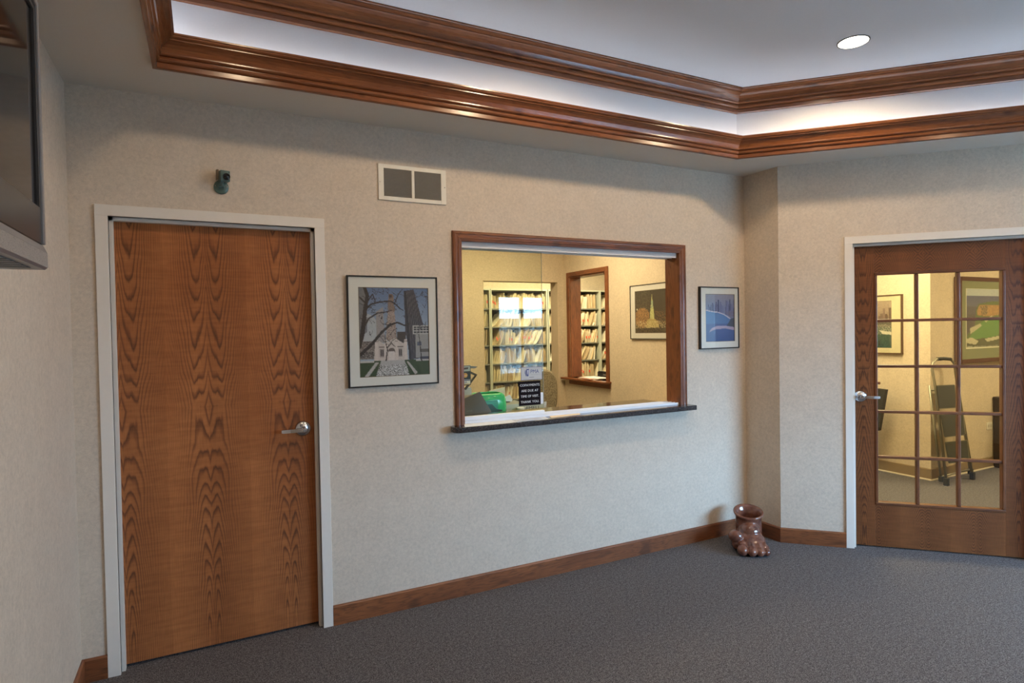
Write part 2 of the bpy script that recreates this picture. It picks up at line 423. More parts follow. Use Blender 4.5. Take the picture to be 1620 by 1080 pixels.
board('baseboard_hall', (XI, YW), (XI, YI), (-1, 0), MRB, .118, .006); board('baseboard_hall', (XI, YI), (9.6, YI), (0, -1), MRB, .118, .006)
board('trim_1', (XI - .006, YW), (XI - .006, YI - .006), (-1, 0), MEDG, .014, .010); board('trim_1', (XI - .006, YI - .006), (9.6, YI - .006), (0, -1), MEDG, .014, .010)

# crowns swept round the tray
def inset(P, d):
    n = len(P); out = []
    for i in range(n):
        p0, p1, p2 = Vector(P[i - 1]), Vector(P[i]), Vector(P[(i + 1) % n])
        n1 = (p1 - p0).normalized(); n2 = (p2 - p1).normalized()
        a = Vector((n1.y, -n1.x)); b = Vector((n2.y, -n2.x)); m = (a + b); m *= d / (1 + a.dot(b)); out.append(p1 + m)
    return out
def crown(name, z, prof, mat, label):
    root = struct(name, loc=(0, 0, 0), label=label)
    rings = [inset(TRAY, u) for u, v in prof]; n = len(TRAY); k = len(prof)
    s = [0]
    for q in range(1, k): s.append(s[-1] + math.dist(prof[q], prof[q - 1]))
    for i in range(n):
        j = (i + 1) % n; a = Vector(TRAY[i]); d = (Vector(TRAY[j]) - a).normalized()
        V, co = [], []
        for e in (i, j):
            for q in range(k):
                p = rings[q][e]; V.append((p.x, p.y, z + prof[q][1])); co.append(((p - a).dot(d) + i * 7.3, s[q] + i * .37, 0))
        F = [(q, (q + 1) % k, k + (q + 1) % k, k + q) for q in range(k)] + [tuple(range(k))[::-1], tuple(range(k, 2 * k))]
        me = bpy.data.meshes.new('crown_board'); me.from_pydata(V, [], F); me.validate()
        bm = bmesh.new(); bm.from_mesh(me); bmesh.ops.recalc_face_normals(bm, faces=bm.faces); bm.to_mesh(me); bm.free()
        grain(me, 'x', co=co); me.materials.append(mat)
        o = bpy.data.objects.new('crown_board', me); C.objects.link(o); o.parent = root
    return root
def arc(c, r, a0, a1, n):
    return [(c[0] + r * math.cos(math.radians(a0 + (a1 - a0) * i / n)), c[1] + r * math.sin(math.radians(a0 + (a1 - a0) * i / n))) for i in range(n + 1)]
PROF = [(-.003, -.012), (.012, -.012), (.016, -.009), (.016, .008), (.011, .010), (.011, .014), (.020, .017), (.025, .022), (.026, .029), (.022, .034), (.018, .035), (.018, .039),
        (.028, .041), (.033, .046), (.033, .051), (.029, .054), (.031, .060), (.036, .072), (.046, .083), (.058, .091), (.066, .094), (.066, .099), (.074, .101), (.079, .105), (.080, .110), (.084, .112),
        (.084, .119), (.074, .119), (.062, .108), (.034, .088), (.008, .050), (-.003, .020)]
crown('trim_2', H, PROF, MOC, 'lower stained oak crown around the ceiling tray')
crown('trim_3', 3.024, [(u * 1.06, v * 1.10 + .0) for u, v in PROF], MOC, 'upper stained oak crown around the ceiling tray')
LED = (.80, .88, 1.0)
n = len(TRAY); CV = inset(TRAY, .028)
for i in range(n):
    a, b = CV[i], CV[(i + 1) % n]; L = (b - a).length; mid = (a + b) / 2
    ang = math.atan2(b.y - a.y, b.x - a.x)
    area('cove_strip_lamp', (mid.x, mid.y, H + .088), L - .01, 1.15 * L, LED, (math.pi, 0, ang), .03)

# ------------------------------------------------------------------ door_1: flush veneer door in a white metal frame
def metal_frame(root, x0, x1, zt, dep, fn):
    """hollow metal frame, fn maps (x, y, z); opening x0..x1, top zt"""
    face = .0508
    segs = [('frame_jamb', (x0 - face, 0), (x0, zt)), ('frame_jamb', (x1, 0), (x1 + face, zt)), ('frame_head', (x0 - face, zt), (x1 + face, zt + face))]
    for nme, a, b in segs:
        bm = bmesh.new(); bx(bm, (a[0], -.012, a[1]), (b[0], dep + .012, b[1]), 0, .0015)
        if nme == 'frame_head': bx(bm, (x0, .020, zt - .016), (x1, .052, zt))
        elif a[0] < x0 - .01: bx(bm, (x0, .020, 0), (x0 + .016, .052, zt))
        else: bx(bm, (x1 - .016, .020, 0), (x1, .052, zt))
        obj(nme, bm, MFR, root)
def lever(root, x, z, sgn, y0=0.0, y1=-.055, keyhole=True):
    bm = bmesh.new(); lathe(bm, [(0.0001, y0 - .018), (.012, y0 - .020), (.016, y0 - .019), (.033, y0 - .013), (.0400, y0 - .005), (.0410, y0)], 32, (x, 0, z), 'y')
    h = obj('lever_handle', bm, MCR, root, label='satin chrome lever handle')
    bm = bmesh.new(); lathe(bm, [(.011, y0 - .012), (.011, y0 - .045), (.014, y0 - .050), (.014, y0 - .066), (.0115, y0 - .069)], 24, (x, 0, z), 'y')
    pts = [(x, y0 - .060, z), (x + sgn * .03, y0 - .061, z), (x + sgn * .07, y0 - .060, z - .001), (x + sgn * .105, y0 - .052, z - .002), (x + sgn * .113, y0 - .046, z - .002)]
    for i in range(len(pts) - 1):
        a, b = pts[i], pts[i + 1]; hh = (.011, .0095, .009, .0085, .007)
        prism(bm, [(-.0055, -1), (.0055, -1), (.0055, 1), (-.0055, 1)],
              lambda u, v, w, a=a, b=b, i=i: (a[0] + (b[0] - a[0]) * w, a[1] + (b[1] - a[1]) * w + u, a[2] + (b[2] - a[2]) * w + v * (hh[i] + (hh[i + 1] - hh[i]) * w)), 0, 1)
    obj('lever', bm, MCR, h)
    if keyhole:
        bm = bmesh.new(); lathe(bm, [(.0085, y0 - .066), (.0085, y0 - .0705), (.0075, y0 - .0715)], 20, (x, 0, z), 'y'); bx(bm, (x - .0008, y0 - .0722, z - .004), (x + .0008, y0 - .0710, z + .004))
        obj('key_cylinder', bm, plain('key_brass', (.45, .45, .46, 1), .35, 1), h)
d1 = struct('door_1', loc=(0, 0, 0), label='oak veneer flush door with chrome lever in a white metal frame')
metal_frame(d1, -.381, .535, 2.134, .139, ident)
leaf = obj('door_leaf', box((-.378, .053, .014), (.532, .097, 2.130), .0015), MDO, d1, gr='z')
lever(d1, .462, 1.069, -1, .053)
obj('back_panel', box((-.381, .125, 0), (.535, .139, 2.134)), MBK, d1)

# ------------------------------------------------------------------ door_2: glazed oak door, 15 lites, in the angled wall
d2 = struct('door_2', loc=(XR, -JD, 0), rotz=-math.pi / 4, label='stained oak door glazed with fifteen panes in a white metal frame')
metal_frame(d2, GD[0], GD[1], 2.134, .13, ident)
LY0, LY1 = .053, .097
a0, a1, b0, b1 = .619, 1.382, .304, 1.932      # glazed opening incl. bead
def gobj(name, lo, hi, mat, parent, gr, org, bev=.0012): return obj(name, box(lo, hi, bev), mat, parent, gr=gr, org=org)
lf = obj('stile', box((.477, LY0, .012), (a0, LY1, 2.130), .001), MDG, d2, gr='z', org=(0, .475, 0))
obj('stile', box((a1, LY0, .012), (1.524, LY1, 2.130), .001), MDG, d2, gr='z', org=(.3, 1.378, 0))
MRL = veneer('oak_veneer_rail', .15, .62, .55, .50, .05, .02, 150, .3)
obj('top_rail', box((a0, LY0 + .0005, b1), (a1, LY1, 2.130)), MRL, d2, gr='z', org=(1.5, 0, 0))
obj('bottom_rail', box((a0, LY0 + .0005, .012), (a1, LY1, b0)), MRL, d2, gr='z', org=(-.1, 0, 0))
# beads
for lo, hi, g in (((a0, b0), (a1, b0 + .018), 'x'), ((a0, b1 - .018), (a1, b1), 'x'), ((a0, b0 + .018), (a0 + .018, b1 - .018), 'z'), ((a1 - .018, b0 + .018), (a1, b1 - .018), 'z')):
    obj('glazing_bead', box((lo[0], LY0 - .006, lo[1]), (hi[0], LY1 + .004, hi[1]), .004), MMU, d2, gr=g, org=(random.random(), 0, 0))
c0, c1, e0, e1 = a0 + .018, a1 - .018, b0 + .018, b1 - .018
cw = (c1 - c0) / 3; ch = (e1 - e0) / 5; mw_ = .010
for i in (1, 2): obj('muntin', box((c0 + cw * i - mw_, LY0 + .002, e0), (c0 + cw * i + mw_, LY1 - .004, e1), .004), MMU, d2, gr='z', org=(i * .7, 0, 0))
for j in range(1, 5): obj('muntin', box((c0, LY0 + .001, e0 + ch * j - mw_), (c1, LY1 - .005, e0 + ch * j + mw_), .004), MMU, d2, gr='x', org=(j * .61, 0, 0))
for i in range(3):
    for j in range(5):
        obj('pane', box((c0 + cw * i + .004, .071, e0 + ch * j + .004), (c0 + cw * (i + 1) - .004, .075, e0 + ch * (j + 1) - .004)), MGL, d2)
lever(d2, .529, 1.066, 1, LY0, keyhole=False)

# ------------------------------------------------------------------ window_1: service window with casing, oak jambs, counter ledge, sliding glass
CZ0, CZ1 = .9855, 1.019
w1 = struct('window_1', loc=(1.3, 0, 1.0), label='oak cased reception service window with sliding glass')
CP = [(0, 0), (.0, -.014), (.006, -.020), (.016, -.021), (.019, -.017), (.028, -.016), (.034, -.019), (.042, -.019), (.045, -.015), (.052, -.013), (.0575, -.011), (.0575, 0)]
XA, XB, ZT = 1.371, 3.050, 2.108
def casing(name, kind, xa=XA, xb=XB, zt=ZT, zb=CZ1, cp=CP):
    bm = bmesh.new(); V = []
    if kind == 'head':
        for x, sg in ((xa, -1), (xb, 1)): V.append([bm.verts.new((x + sg * (.0575 - u), v, zt + (.0575 - u))) for u, v in cp])
    else:
        x, sg = (xa, -1) if kind == 'l' else (xb, 1)
        V.append([bm.verts.new((x + sg * (.0575 - u), v, zb)) for u, v in cp]); V.append([bm.verts.new((x + sg * (.0575 - u), v, zt + (.0575 - u))) for u, v in cp])
    k = len(cp)
    for q in range(k): bm.faces.new((V[0][q], V[0][(q + 1) % k], V[1][(q + 1) % k], V[1][q]))
    bm.faces.new(V[0]); bm.faces.new(V[1][::-1])
    return obj(name, bm, MOT, w1, world=True)
for kd in ('head', 'l', 'r'):
    o = casing('casing', kd); grain(o.data, 'x' if kd == 'head' else 'z', (-.7 if kd == 'l' else 1.3, 0, 0))
for lo, hi, g in (((1.365, 0, CZ1), (XA, .139, ZT), 'z'), ((XB, 0, CZ1), (3.056, .139, ZT), 'z'), ((1.365, 0, ZT), (3.056, .139, 2.115), 'x')):
    o = obj('jamb', box(lo, hi), MOW, w1, world=True); grain(o.data, g, (.4, 0, 0))
def tr(bm, lo, hi, **k): bx(bm, lo, hi, 0, k.get('bev', 0))
# aluminium tracks
bm = bmesh.new(); bx(bm, (XA, .012, CZ1), (XB, .135, CZ1 + .004))
for y in (.014, .050, .088, .130): bx(bm, (XA, y, CZ1 + .004), (XB, y + .004, CZ1 + .013))
obj('bottom_track', bm, MPL, w1, world=True)
bm = bmesh.new(); bx(bm, (XA, .018, ZT - .004), (XB, .120, ZT))
for y in (.018, .066, .116): bx(bm, (XA, y, ZT - .034), (XB, y + .004, ZT - .004))
obj('top_track', bm, MPL, w1, world=True)
sp = obj('sliding_pane', box((XA + .001, .066, CZ1 + .012), (1.956, .071, ZT - .02)), glass('tinted_glass', (.93, .955, .90, 1)), w1, world=True)
def sub(name, bm, mat, parent, label=None):
    me_o = obj(name, bm, mat, None, label=label); me_o.parent = parent; me_o.data.transform(wm(parent).inverted()); return me_o
sub('bottom_rail', box((XA + .001, .055, CZ1 + .010), (1.957, .082, CZ1 + .036), .003), MPL, sp)
sub('glass_edge', box((1.956, .066, CZ1 + .044), (1.9575, .071, ZT - .036)), plain('glass_edge_green', (.42, .46, .38, 1), .3), sp)
sub('finger_pull', box((1.930, .058, 1.096), (1.949, .066, 1.170), .002), MPL, sp)
# countertop
bm = bmesh.new()
P = [(1.378, .40), (1.378, .0), (1.290, .0)] + [(1.290 - .017 + 0, -.03)] + arc((1.323, -.05), .05, 180, 270, 6) + [(3.117, -.10), (3.117, 0), (3.046, 0), (3.046, .40)]
prism(bm, P, lambda u, v, w: (u, v, w), CZ0, CZ1)
ct = obj('counter_ledge', bm, MCT); tag(ct, 'dark speckled laminate counter ledge running under the service window', 'counter')
bb = bpy.data.materials  # noqa
bv = ct.modifiers.new('soft_edge', 'BEVEL'); bv.width = .004; bv.segments = 2; bv.limit_method = 'ANGLE'

# pass-through window in the office side wall
y0, y1, z0, z1 = PW
w2 = struct('window_2', loc=(XR, (y0 + y1) / 2, z0), label='small oak framed pass-through opening in the office side wall')
MOI = oak('oak_inner', .95, .4)
def wpart(name, lo, hi, g, bev=.002, org=(0, 0, 0), mat=None):
    o = obj(name, box(lo, hi, bev), mat or MOI, w2, world=True); grain(o.data, g, org); return o
for lo, hi, g in (((XR - .016, y0 - .052, z0 - .0), (XR, y0, z1 + .05), 'z'), ((XR - .016, y1, z0), (XR, y1 + .052, z1 + .05), 'z'), ((XR - .017, y0, z1), (XR, y1, z1 + .05), 'y')):
    wpart('casing', lo, hi, g, .004)
for lo, hi, g in (((XR, y0 - .0, z0), (XR + .14, y0 + .012, z1), 'z'), ((XR, y1 - .012, z0), (XR + .14, y1, z1), 'z'), ((XR, y0, z1 - .012), (XR + .14, y1, z1), 'y')):
    wpart('jamb', lo, hi, g)
wpart('sill', (XR - .075, y0 - .075, z0 - .022), (XR + .20, y1 + .11, z0), 'y', .006)
wpart('apron', (XR - .016, y0 - .065, z0 - .075), (XR, y1 + .02, z0 - .022), 'y', .003)

# doorway lining in the office back wall
dw = struct('trim_4', loc=(DW[0], YB, 0), label='pale painted lining of the doorway to the file room')
MLN = plain('lining_paint', (.70, .58, .40, 1), .6)
for lo, hi in (((DW[0], YB - .004, 0), (DW[0] + .006, YB + .155, DW[3])), ((DW[1] - .008, YB - .004, 0), (DW[1], YB + .155, DW[3])), ((DW[0], YB - .004, DW[3] - .008), (DW[1], YB + .155, DW[3]))):
    obj('lining_board', box(lo, hi, .001), MLN, dw, world=True)

# rear lobby windows (behind the camera, seen mirrored in the sliding glass)
w3 = struct('window_3', loc=(RW[0], RY, RW[2]), label='long row of casement windows behind the camera')
npn = 7; pw = (RW[1] - RW[0]) / npn
for i in range(npn + 1):
    x = RW[0] + i * pw; obj('mullion', box((x - .024, RY - .10, RW[2]), (x + .024, RY - .03, RW[3]), .003), MFR, w3, world=True)
for z in (RW[2], RW[3] - .04): obj('frame_rail', box((RW[0], RY - .10, z), (RW[1], RY - .03, z + .04), .003), MFR, w3, world=True)
for i in range(npn): obj('pane', box((RW[0] + i * pw + .02, RY - .068, RW[2] + .03), (RW[0] + (i + 1) * pw - .02, RY - .064, RW[3] - .03)), MGO, w3, world=True)
# outdoors: ground with thin snow and a few bare trees
tg = NT('frosty_lawn'); k = tg.noise(tg.coord(), 4.5, 6, .8); MGR = tg.done(tg.ramp(k, [(.45, (.035, .035, .02)), (.60, (.55, .55, .55))]), .9)
struct('ground', box((-12, -40, -.35), (30, RY - .35, -.25)), MGR)
MBA = plain('bark', (.10, .075, .055, 1), .9)
def branch(bm, p, d, L, r, depth, rng):
    q = p + d * L; m = p + d * L * .5 + Vector((rng.uniform(-1, 1), rng.uniform(-1, 1), 0)) * L * .06
    tube(bm, [p, m, q], [r, r * .85, r * .7], 5 if depth > 2 else 3)
    if depth == 0: return
    for k in range(3):
        nd = (d + Vector((rng.uniform(-1, 1), rng.uniform(-1, 1), rng.uniform(-.35, .6))) * .75).normalized()
        branch(bm, q, nd, L * rng.uniform(.6, .8), r * .62, depth - 1, rng)
for i, (x, y, hgt) in enumerate(((2.5, -12.5, 1.0), (19.5, -15.5, 1.1), (30.5, -27.0, 1.3))):
    rng = random.Random(i + 5); bm = bmesh.new(); branch(bm, Vector((0, 0, 0)), Vector((0, 0, 1)), 1.3 * hgt, .10, 5, rng)
    o = obj('bare_tree', bm, MBA, fix=False); o.location = (x, y, -.26)
    tag(o, 'leafless tree outside the lobby windows, ' + ('nearest the glass', 'second from the glass', 'farthest from the glass')[i], 'tree')

rg = random.Random(9); bm = bmesh.new()
for k in range(5200):
    x = rg.uniform(4, 26); y = rg.uniform(-24.5, -22); z = rg.uniform(-.3, 2.6); d = Vector((rg.gauss(0, .5), rg.gauss(0, .3), rg.uniform(.2, 1))).normalized(); L = rg.uniform(.35, .95)
    p = Vector((x, y, z)); r_ = rg.uniform(.006, .016); a = Vector((r_, 0, 0)); b = Vector((0, r_, r_))
    q = p + d * L; V = [bm.verts.new(v) for v in (p - a, p + a, p + b, q)]
    for f in ((0, 1, 3), (1, 2, 3), (2, 0, 3)): bm.faces.new([V[i] for i in f])
bx(bm, (4, -25.2, -.3), (26, -25, 2.2), 1)
for k in range(3600):
    x = rg.uniform(3.5, 13); y = rg.uniform(-11.5, -10); z = rg.uniform(-.3, .95); d = Vector((rg.gauss(0, .6), rg.gauss(0, .3), rg.uniform(.1, 1))).normalized(); L = rg.uniform(.12, .45)
    p = Vector((x, y, z)); r_ = rg.uniform(.004, .010); a = Vector((r_, 0, 0)); b = Vector((0, r_, r_))
    q = p + d * L; V = [bm.verts.new(v) for v in (p - a, p + a, p + b, q)]; mi = 2 if rg.random() < .45 else 1
    for f in ((0, 1, 3), (1, 2, 3), (2, 0, 3)): bm.faces.new([V[i] for i in f]).material_index = mi
o = obj('bare_hedge', bm, [plain('twig_pale', (.34, .30, .26, 1), .8), MBA, plain('twig_glint', (.80, .78, .74, 1), .8)], fix=False); o['kind'] = 'stuff'; tag(o, 'bare twiggy hedge far outside the lobby windows', 'hedge')  # paler twigs put the hedge's bright glints into the colour

# ================================================================== THINGS IN THE LOBBY
# --- framed pictures
MFB = plain('black_frame', (.010, .009, .009, 1), .3)
def picture(name, label, xc, zc, wd, ht, fw, mw4, pic, rot=0, loc=None, depth=.022, fmat=None, matm=None, bev=.002):
    """flat picture, local x = along the wall, local -y = towards the viewer; mw4 = mat widths l, r, b, t"""
    root = thing(name, label, 'picture', loc, rot)
    hw, hh = wd / 2, ht / 2
    bm = bmesh.new()
    bx(bm, (-hw, -depth, -hh), (-hw + fw, 0, hh), 0, bev); bx(bm, (hw - fw, -depth, -hh), (hw, 0, hh), 0, bev)
    bx(bm, (-hw + fw, -depth, hh - fw), (hw - fw, 0, hh), 0, bev); bx(bm, (-hw + fw, -depth, -hh), (hw - fw, 0, -hh + fw), 0, bev)
    obj('frame', bm, fmat or MFB, root)
    l, r, b, t = mw4; X0, X1, Z0, Z1 = -hw + fw, hw - fw, -hh + fw, hh - fw
    bm = bmesh.new(); ymf, ymb = -depth + .006, -depth + .009
    for lo, hi in (((X0, Z0), (X0 + l, Z1)), ((X1 - r, Z0), (X1, Z1)), ((X0 + l, Z0), (X1 - r, Z0 + b)), ((X0 + l, Z1 - t), (X1 - r, Z1))):
        bx(bm, (lo[0], ymf, lo[1]), (hi[0], ymb, hi[1]))
    obj('mat_board', bm, matm or MMT, root)
    px0, px1, pz0, pz1 = X0 + l, X1 - r, Z0 + b, Z1 - t
    bm = bmesh.new(); e = .003
    for lo, hi in (((px0, pz0), (px0 + e, pz1)), ((px1 - e, pz0), (px1, pz1)), ((px0, pz0), (px1, pz0 + e)), ((px0, pz1 - e), (px1, pz1))):
        bx(bm, (lo[0], ymf + .001, lo[1]), (hi[0], ymb + .0005, hi[1]))
    obj('mat_bevel', bm, plain('mat_core', (.16, .11, .05, 1), .6), root)
    me = pic.mesh('print', lambda u, v: (px0 + (px1 - px0) * u, ymb + .001, pz0 + (pz1 - pz0) * v))
    o = bpy.data.objects.new('print', me); C.objects.link(o); o.parent = root
    obj('backing', box((X0, -depth + .012, Z0), (X1, -.001, Z1)), MBK, root)
    obj('glazing', box((X0, -depth + .0035, Z0), (X1, -depth + .005, Z1)), MGO, root)
    return root
# tower picture
def pic_tower():
    p = Pic(128, 160, (112, 140, 168)); X, Y = p.X, p.Y; T = X > -1
    p.grad(T, (88, 112, 148), (158, 172, 186), 0, .6)
    p.put(np.hypot((X - .12) * 1, (Y - .50) * .8) < .16, (190, 186, 180), .6)
    p.put(p.poly([(0, 0), (.10, 0), (.12, .5), (0, .55)]), (110, 112, 116))
    p.put(p.poly([(.24, .28), (.34, .22), (.36, .62), (.24, .62)]), (150, 142, 138), .9)
    p.put(p.poly([(.64, .04), (.78, .02), (.92, .44), (.94, .8), (.72, .82), (.65, .5)]), (66, 68, 78))
    for k in range(14): p.line([(.66 + k * .012, .06), (.70 + k * .018, .75)], .002, .002, (46, 48, 56) if k % 2 else (92, 92, 98))
    p.put(p.poly([(.64, .04), (.67, .04), (.73, .82), (.70, .82)]), (40, 44, 58))
    p.rect(.76, .43, 1, .53, (178, 176, 172)); 
    for r in range(3):
        for c in range(5): p.rect(.775 + c * .047, .442 + r * .029, .81 + c * .047, .46 + r * .029, (60, 64, 72))
    p.rect(.80, .53, 1, .80, (150, 148, 146)); p.rect(.82, .62, .88, .66, (80, 90, 110)); p.rect(.86, .70, 1, .74, (90, 86, 84))
    p.rect(.53, .50, .66, .64, (60, 56, 58)); p.rect(.0, .60, .22, .80, (104, 96, 92)); p.rect(0, .72, .2, .78, (70, 66, 66)); p.speck((X < .22) & (Y > .6) & (Y < .8), .3, (170, 165, 160))
    # central tower
    p.put(p.poly([(.41, .26), (.50, .26), (.53, .60), (.37, .60)]), (168, 152, 142))
    p.put(p.poly([(.42, .10), (.49, .10), (.50, .27), (.41, .27)]), (132, 112, 100)); p.put(np.hypot(X - .455, (Y - .10) * 1.25) < .035, (118, 98, 88)); p.put(np.hypot(X - .455, (Y - .10) * 1.25) < .017, (80, 62, 56))
    p.speck(p.poly([(.40, .15), (.50, .15), (.53, .60), (.37, .60)]), .35, (110, 92, 86))
    p.put(p.poly([(.22, .64), (.28, .60), (.34, .63), (.50, .57), (.62, .63), (.66, .58), (.68, .82), (.20, .83)]), (196, 184, 176))
    for x in (.24, .37, .52, .65): p.rect(x - .018, .585, x + .018, .82, (206, 194, 186)); p.rect(x - .022, .60, x + .022, .61, (150, 138, 132))
    for x in (.315, .575): p.rect(x - .03, .69, x + .03, .78, (150, 140, 136)); p.rect(x - .02, .70, x - .003, .77, (60, 56, 58)); p.rect(x + .003, .70, x + .02, .77, (60, 56, 58)); p.rect(x - .04, .665, x + .04, .675, (110, 100, 96))
    p.put((np.hypot(X - .45, (Y - .72) * 1.25) < .05) & (Y < .73), (96, 86, 84)); p.rect(.41, .72, .49, .82, (214, 204, 198)); p.line([(.40, .665), (.45, .63), (.50, .665)], .008, .008, (120, 110, 106))
    # lawn, flower bed
    p.rect(0, .82, 1, 1, (52, 74, 50)); p.put(p.poly([(.30, .82), (.63, .82), (.70, 1), (.22, 1)]), (176, 172, 170)); p.speck(p.poly([(.28, .87), (.66, .87), (.70, 1), (.22, 1)]), .42, (44, 48, 44)); p.speck(p.poly([(.28, .87), (.66, .87), (.70, 1), (.22, 1)]), .35, (232, 232, 230))
    p.put(p.poly([(.22, .84), (.27, .84), (.12, 1), (.06, 1)]), (176, 170, 164)); p.put(p.poly([(.66, .84), (.69, .84), (.82, .97), (.78, .99)]), (176, 170, 164))
    p.rect(.0, .82, .2, .835, (190, 184, 178)); p.rect(.8, .82, 1, .835, (180, 174, 170)); p.rect(.86, .79, 1, .82, (60, 66, 86))
    dk = (44, 40, 44)
    p.line([(.09, 0), (.13, .10), (.10, .22), (.08, .35), (.05, .52), (.0, .66)], .022, .034, dk)
    p.line([(.11, .24), (.18, .19), (.30, .165), (.45, .155), (.52, .19), (.58, .24), (.63, .26)], .014, .005, dk)
    p.line([(.07, .45), (.14, .35), (.26, .29), (.40, .275), (.46, .26)], .014, .005, dk)
    p.line([(0, .76), (.18, .63), (.32, .50), (.44, .42), (.54, .395), (.64, .43), (.72, .41)], .024, .007, dk)
    p.line([(.50, .19), (.56, .08), (.62, .02)], .008, .004, dk); p.line([(.13, .16), (.20, .08), (.24, .17), (.28, .18)], .010, .004, dk); p.line([(.10, .18), (.03, .12), (.0, .10)], .012, .006, dk)
    p.line([(.37, .82), (.39, .70), (.36, .58), (.37, .50)], .009, .003, dk); p.line([(.39, .68), (.46, .60), (.54, .56)], .006, .002, dk); p.line([(.88, .84), (.86, .62), (.84, .5)], .008, .003, dk)
    rg = random.Random(4)
    for k in range(46):
        x, y = rg.random(), rg.random() * .62; q = [(x, y)]
        for j in range(4): x += rg.uniform(-.05, .07); y += rg.uniform(-.05, .05); q.append((x, y))
        p.line(q, .0035, .0018, (52, 50, 56))
    p.fuzz(.10); return p
picture('framed_picture', 'black framed city picture with bare branches, between the flush oak door and service window', 0, 0, .516, .6145, .0085, (.053, .045, .047, .055), pic_tower(), loc=(.9525, 0, 1.5815))
def pic_lake():
    p = Pic(70, 90, (150, 150, 176)); X, Y = p.X, p.Y; T = X > -1
    p.grad(T, (142, 140, 156), (120, 128, 160), 0, .3)
    rg = random.Random(2)
    for k in range(46):
        x = rg.random(); h_ = .30 - rg.random() * .10 * (1 + x); wd = .02 + .02 * rg.random(); b = .36 + .12 * x; s_ = rg.randint(-14, 34)
        p.rect(x, h_, x + wd, b, (84 + s_, 90 + s_, 128 + s_))
    p.rect(.43, .12, .47, .40, (52, 64, 104)); p.rect(.83, .11, .86, .34, (58, 70, 108)); p.rect(.845, .05, .85, .2, (70, 80, 110))
    p.put(p.poly([(0, .34), (.4, .385), (.62, .42), (.86, .52), (.85, .60), (.55, .68), (0, .9), (0, 1), (1, 1), (1, 1.1), (0, 1.1)]) | ((Y > .38) & (X < .5)) | p.poly([(.4, .385), (.62, .42), (.84, .53), (.85, .60), (.6, .66), (.4, .8)]), (86, 126, 176))
    p.grad((Y > .62) & T, (78, 104, 156), (52, 84, 138), .65, 1)
    p.line([(0, .335), (.25, .37), (.45, .385), (.64, .43), (.84, .515)], .012, .014, (206, 196, 206))
    p.put(p.poly([(.86, .52), (1, .50), (1, .70), (.72, .66), (.80, .60)]), (66, 82, 100)); p.speck(p.poly([(.62, .36), (1, .36), (1, .5), (.86, .50)]), .5, (120, 108, 118))
    p.put(p.poly([(.12, .80), (.22, .71), (.40, .665), (.7, .67), (1, .70), (1, .765), (.7, .725), (.42, .73), (.28, .75)]), (186, 170, 192))
    p.fuzz(.08); return p
picture('framed_picture', 'small narrow black framed picture of a lake bay and skyline, right of the service window', 0, 0, .392, .460, .008, (.048, .034, .045, .046), pic_lake(), loc=(3.431, 0, 1.6405), depth=.024)
def pic_night():
    p = Pic(88, 74, (52, 44, 34)); X, Y = p.X, p.Y
    p.grad(X > -1, (58, 54, 46), (58, 40, 26), 0, 1)
    p.speck((X < .45) & (Y < .5), .18, (110, 104, 84)); p.speck(Y < .5, .10, (34, 30, 26))
    p.put(np.hypot((X - .22), (Y - .64) * 1.0) < .22, (126, 92, 54), .8); p.speck(np.hypot((X - .22), (Y - .64)) < .24, .5, (196, 146, 92))
    p.put(p.poly([(.44, .86), (.46, .50), (.50, .24), (.515, .08), (.53, .24), (.57, .50), (.60, .86)]), (190, 190, 128)); p.rect(.49, .26, .54, .42, (150, 170, 140)); p.speck(p.poly([(.44, .86), (.50, .3), (.53, .3), (.60, .86)]), .3, (230, 222, 150))
    p.put(p.poly([(.34, .86), (.36, .70), (.44, .66), (.62, .68), (.70, .74), (.72, .86)]), (176, 156, 96)); p.speck((Y > .72) & (Y < .9), .35, (226, 210, 160)); p.speck((X > .6) & (Y > .5) & (Y < .8), .25, (150, 110, 70))
    p.rect(0, .88, 1, 1, (46, 38, 30)); p.speck(Y > .88, .2, (120, 100, 70)); p.put(np.hypot(X - .06, Y - .44) < .018, (240, 236, 210))
    p.fuzz(.15); return p
picture('framed_picture', 'black framed night scene of a lit tower, hanging on the office side wall', 0, 0, .614, .515, .007, (.065, .065, .05, .05), pic_night(), loc=(XR, 1.077, 1.726), rot=-math.pi / 2, depth=.02)
def pic_harbor():
    p = Pic(56, 100, (176, 150, 128)); X, Y = p.X, p.Y
    p.grad(X > -1, (186, 166, 144), (150, 128, 110), 0, .5)
    rg = random.Random(3)
    for k in range(14):
        x = rg.random(); h_ = .12 + rg.random() * .28; s_ = rg.randint(-20, 20); p.rect(x, h_, x + .10, .48, (126 + s_, 104 + s_, 92 + s_))
    p.rect(.30, .05, .40, .5, (104, 84, 84)); p.rect(0, .46, 1, .56, (104, 98, 84)); p.grad(Y > .55, (96, 108, 92), (60, 92, 84), .55, 1)
    p.speck((Y > .5) & (Y < .72), .3, (206, 196, 168)); p.put(p.poly([(.5, .62), (1, .66), (1, .72), (.62, .70)]), (222, 214, 190)); p.put(p.poly([(.1, .66), (.4, .68), (.38, .72), (.14, .71)]), (196, 188, 160)); p.speck(Y > .72, .2, (40, 60, 56)); p.rect(.48, .86, .52, .94, (60, 40, 36))
    p.fuzz(.15); return p
picture('framed_picture', 'framed harbor picture with boats, left on the hall wall behind the glazed door', 0, 0, .48, .620, .012, (.10, .095, .05, .05), pic_harbor(), loc=(XI, .643, 1.567), rot=-math.pi / 2, depth=.03,
        fmat=plain('bronze_frame', (.10, .05, .02, 1), .35), matm=plain('mat_board_yellow', (.72, .64, .40, 1), .8))
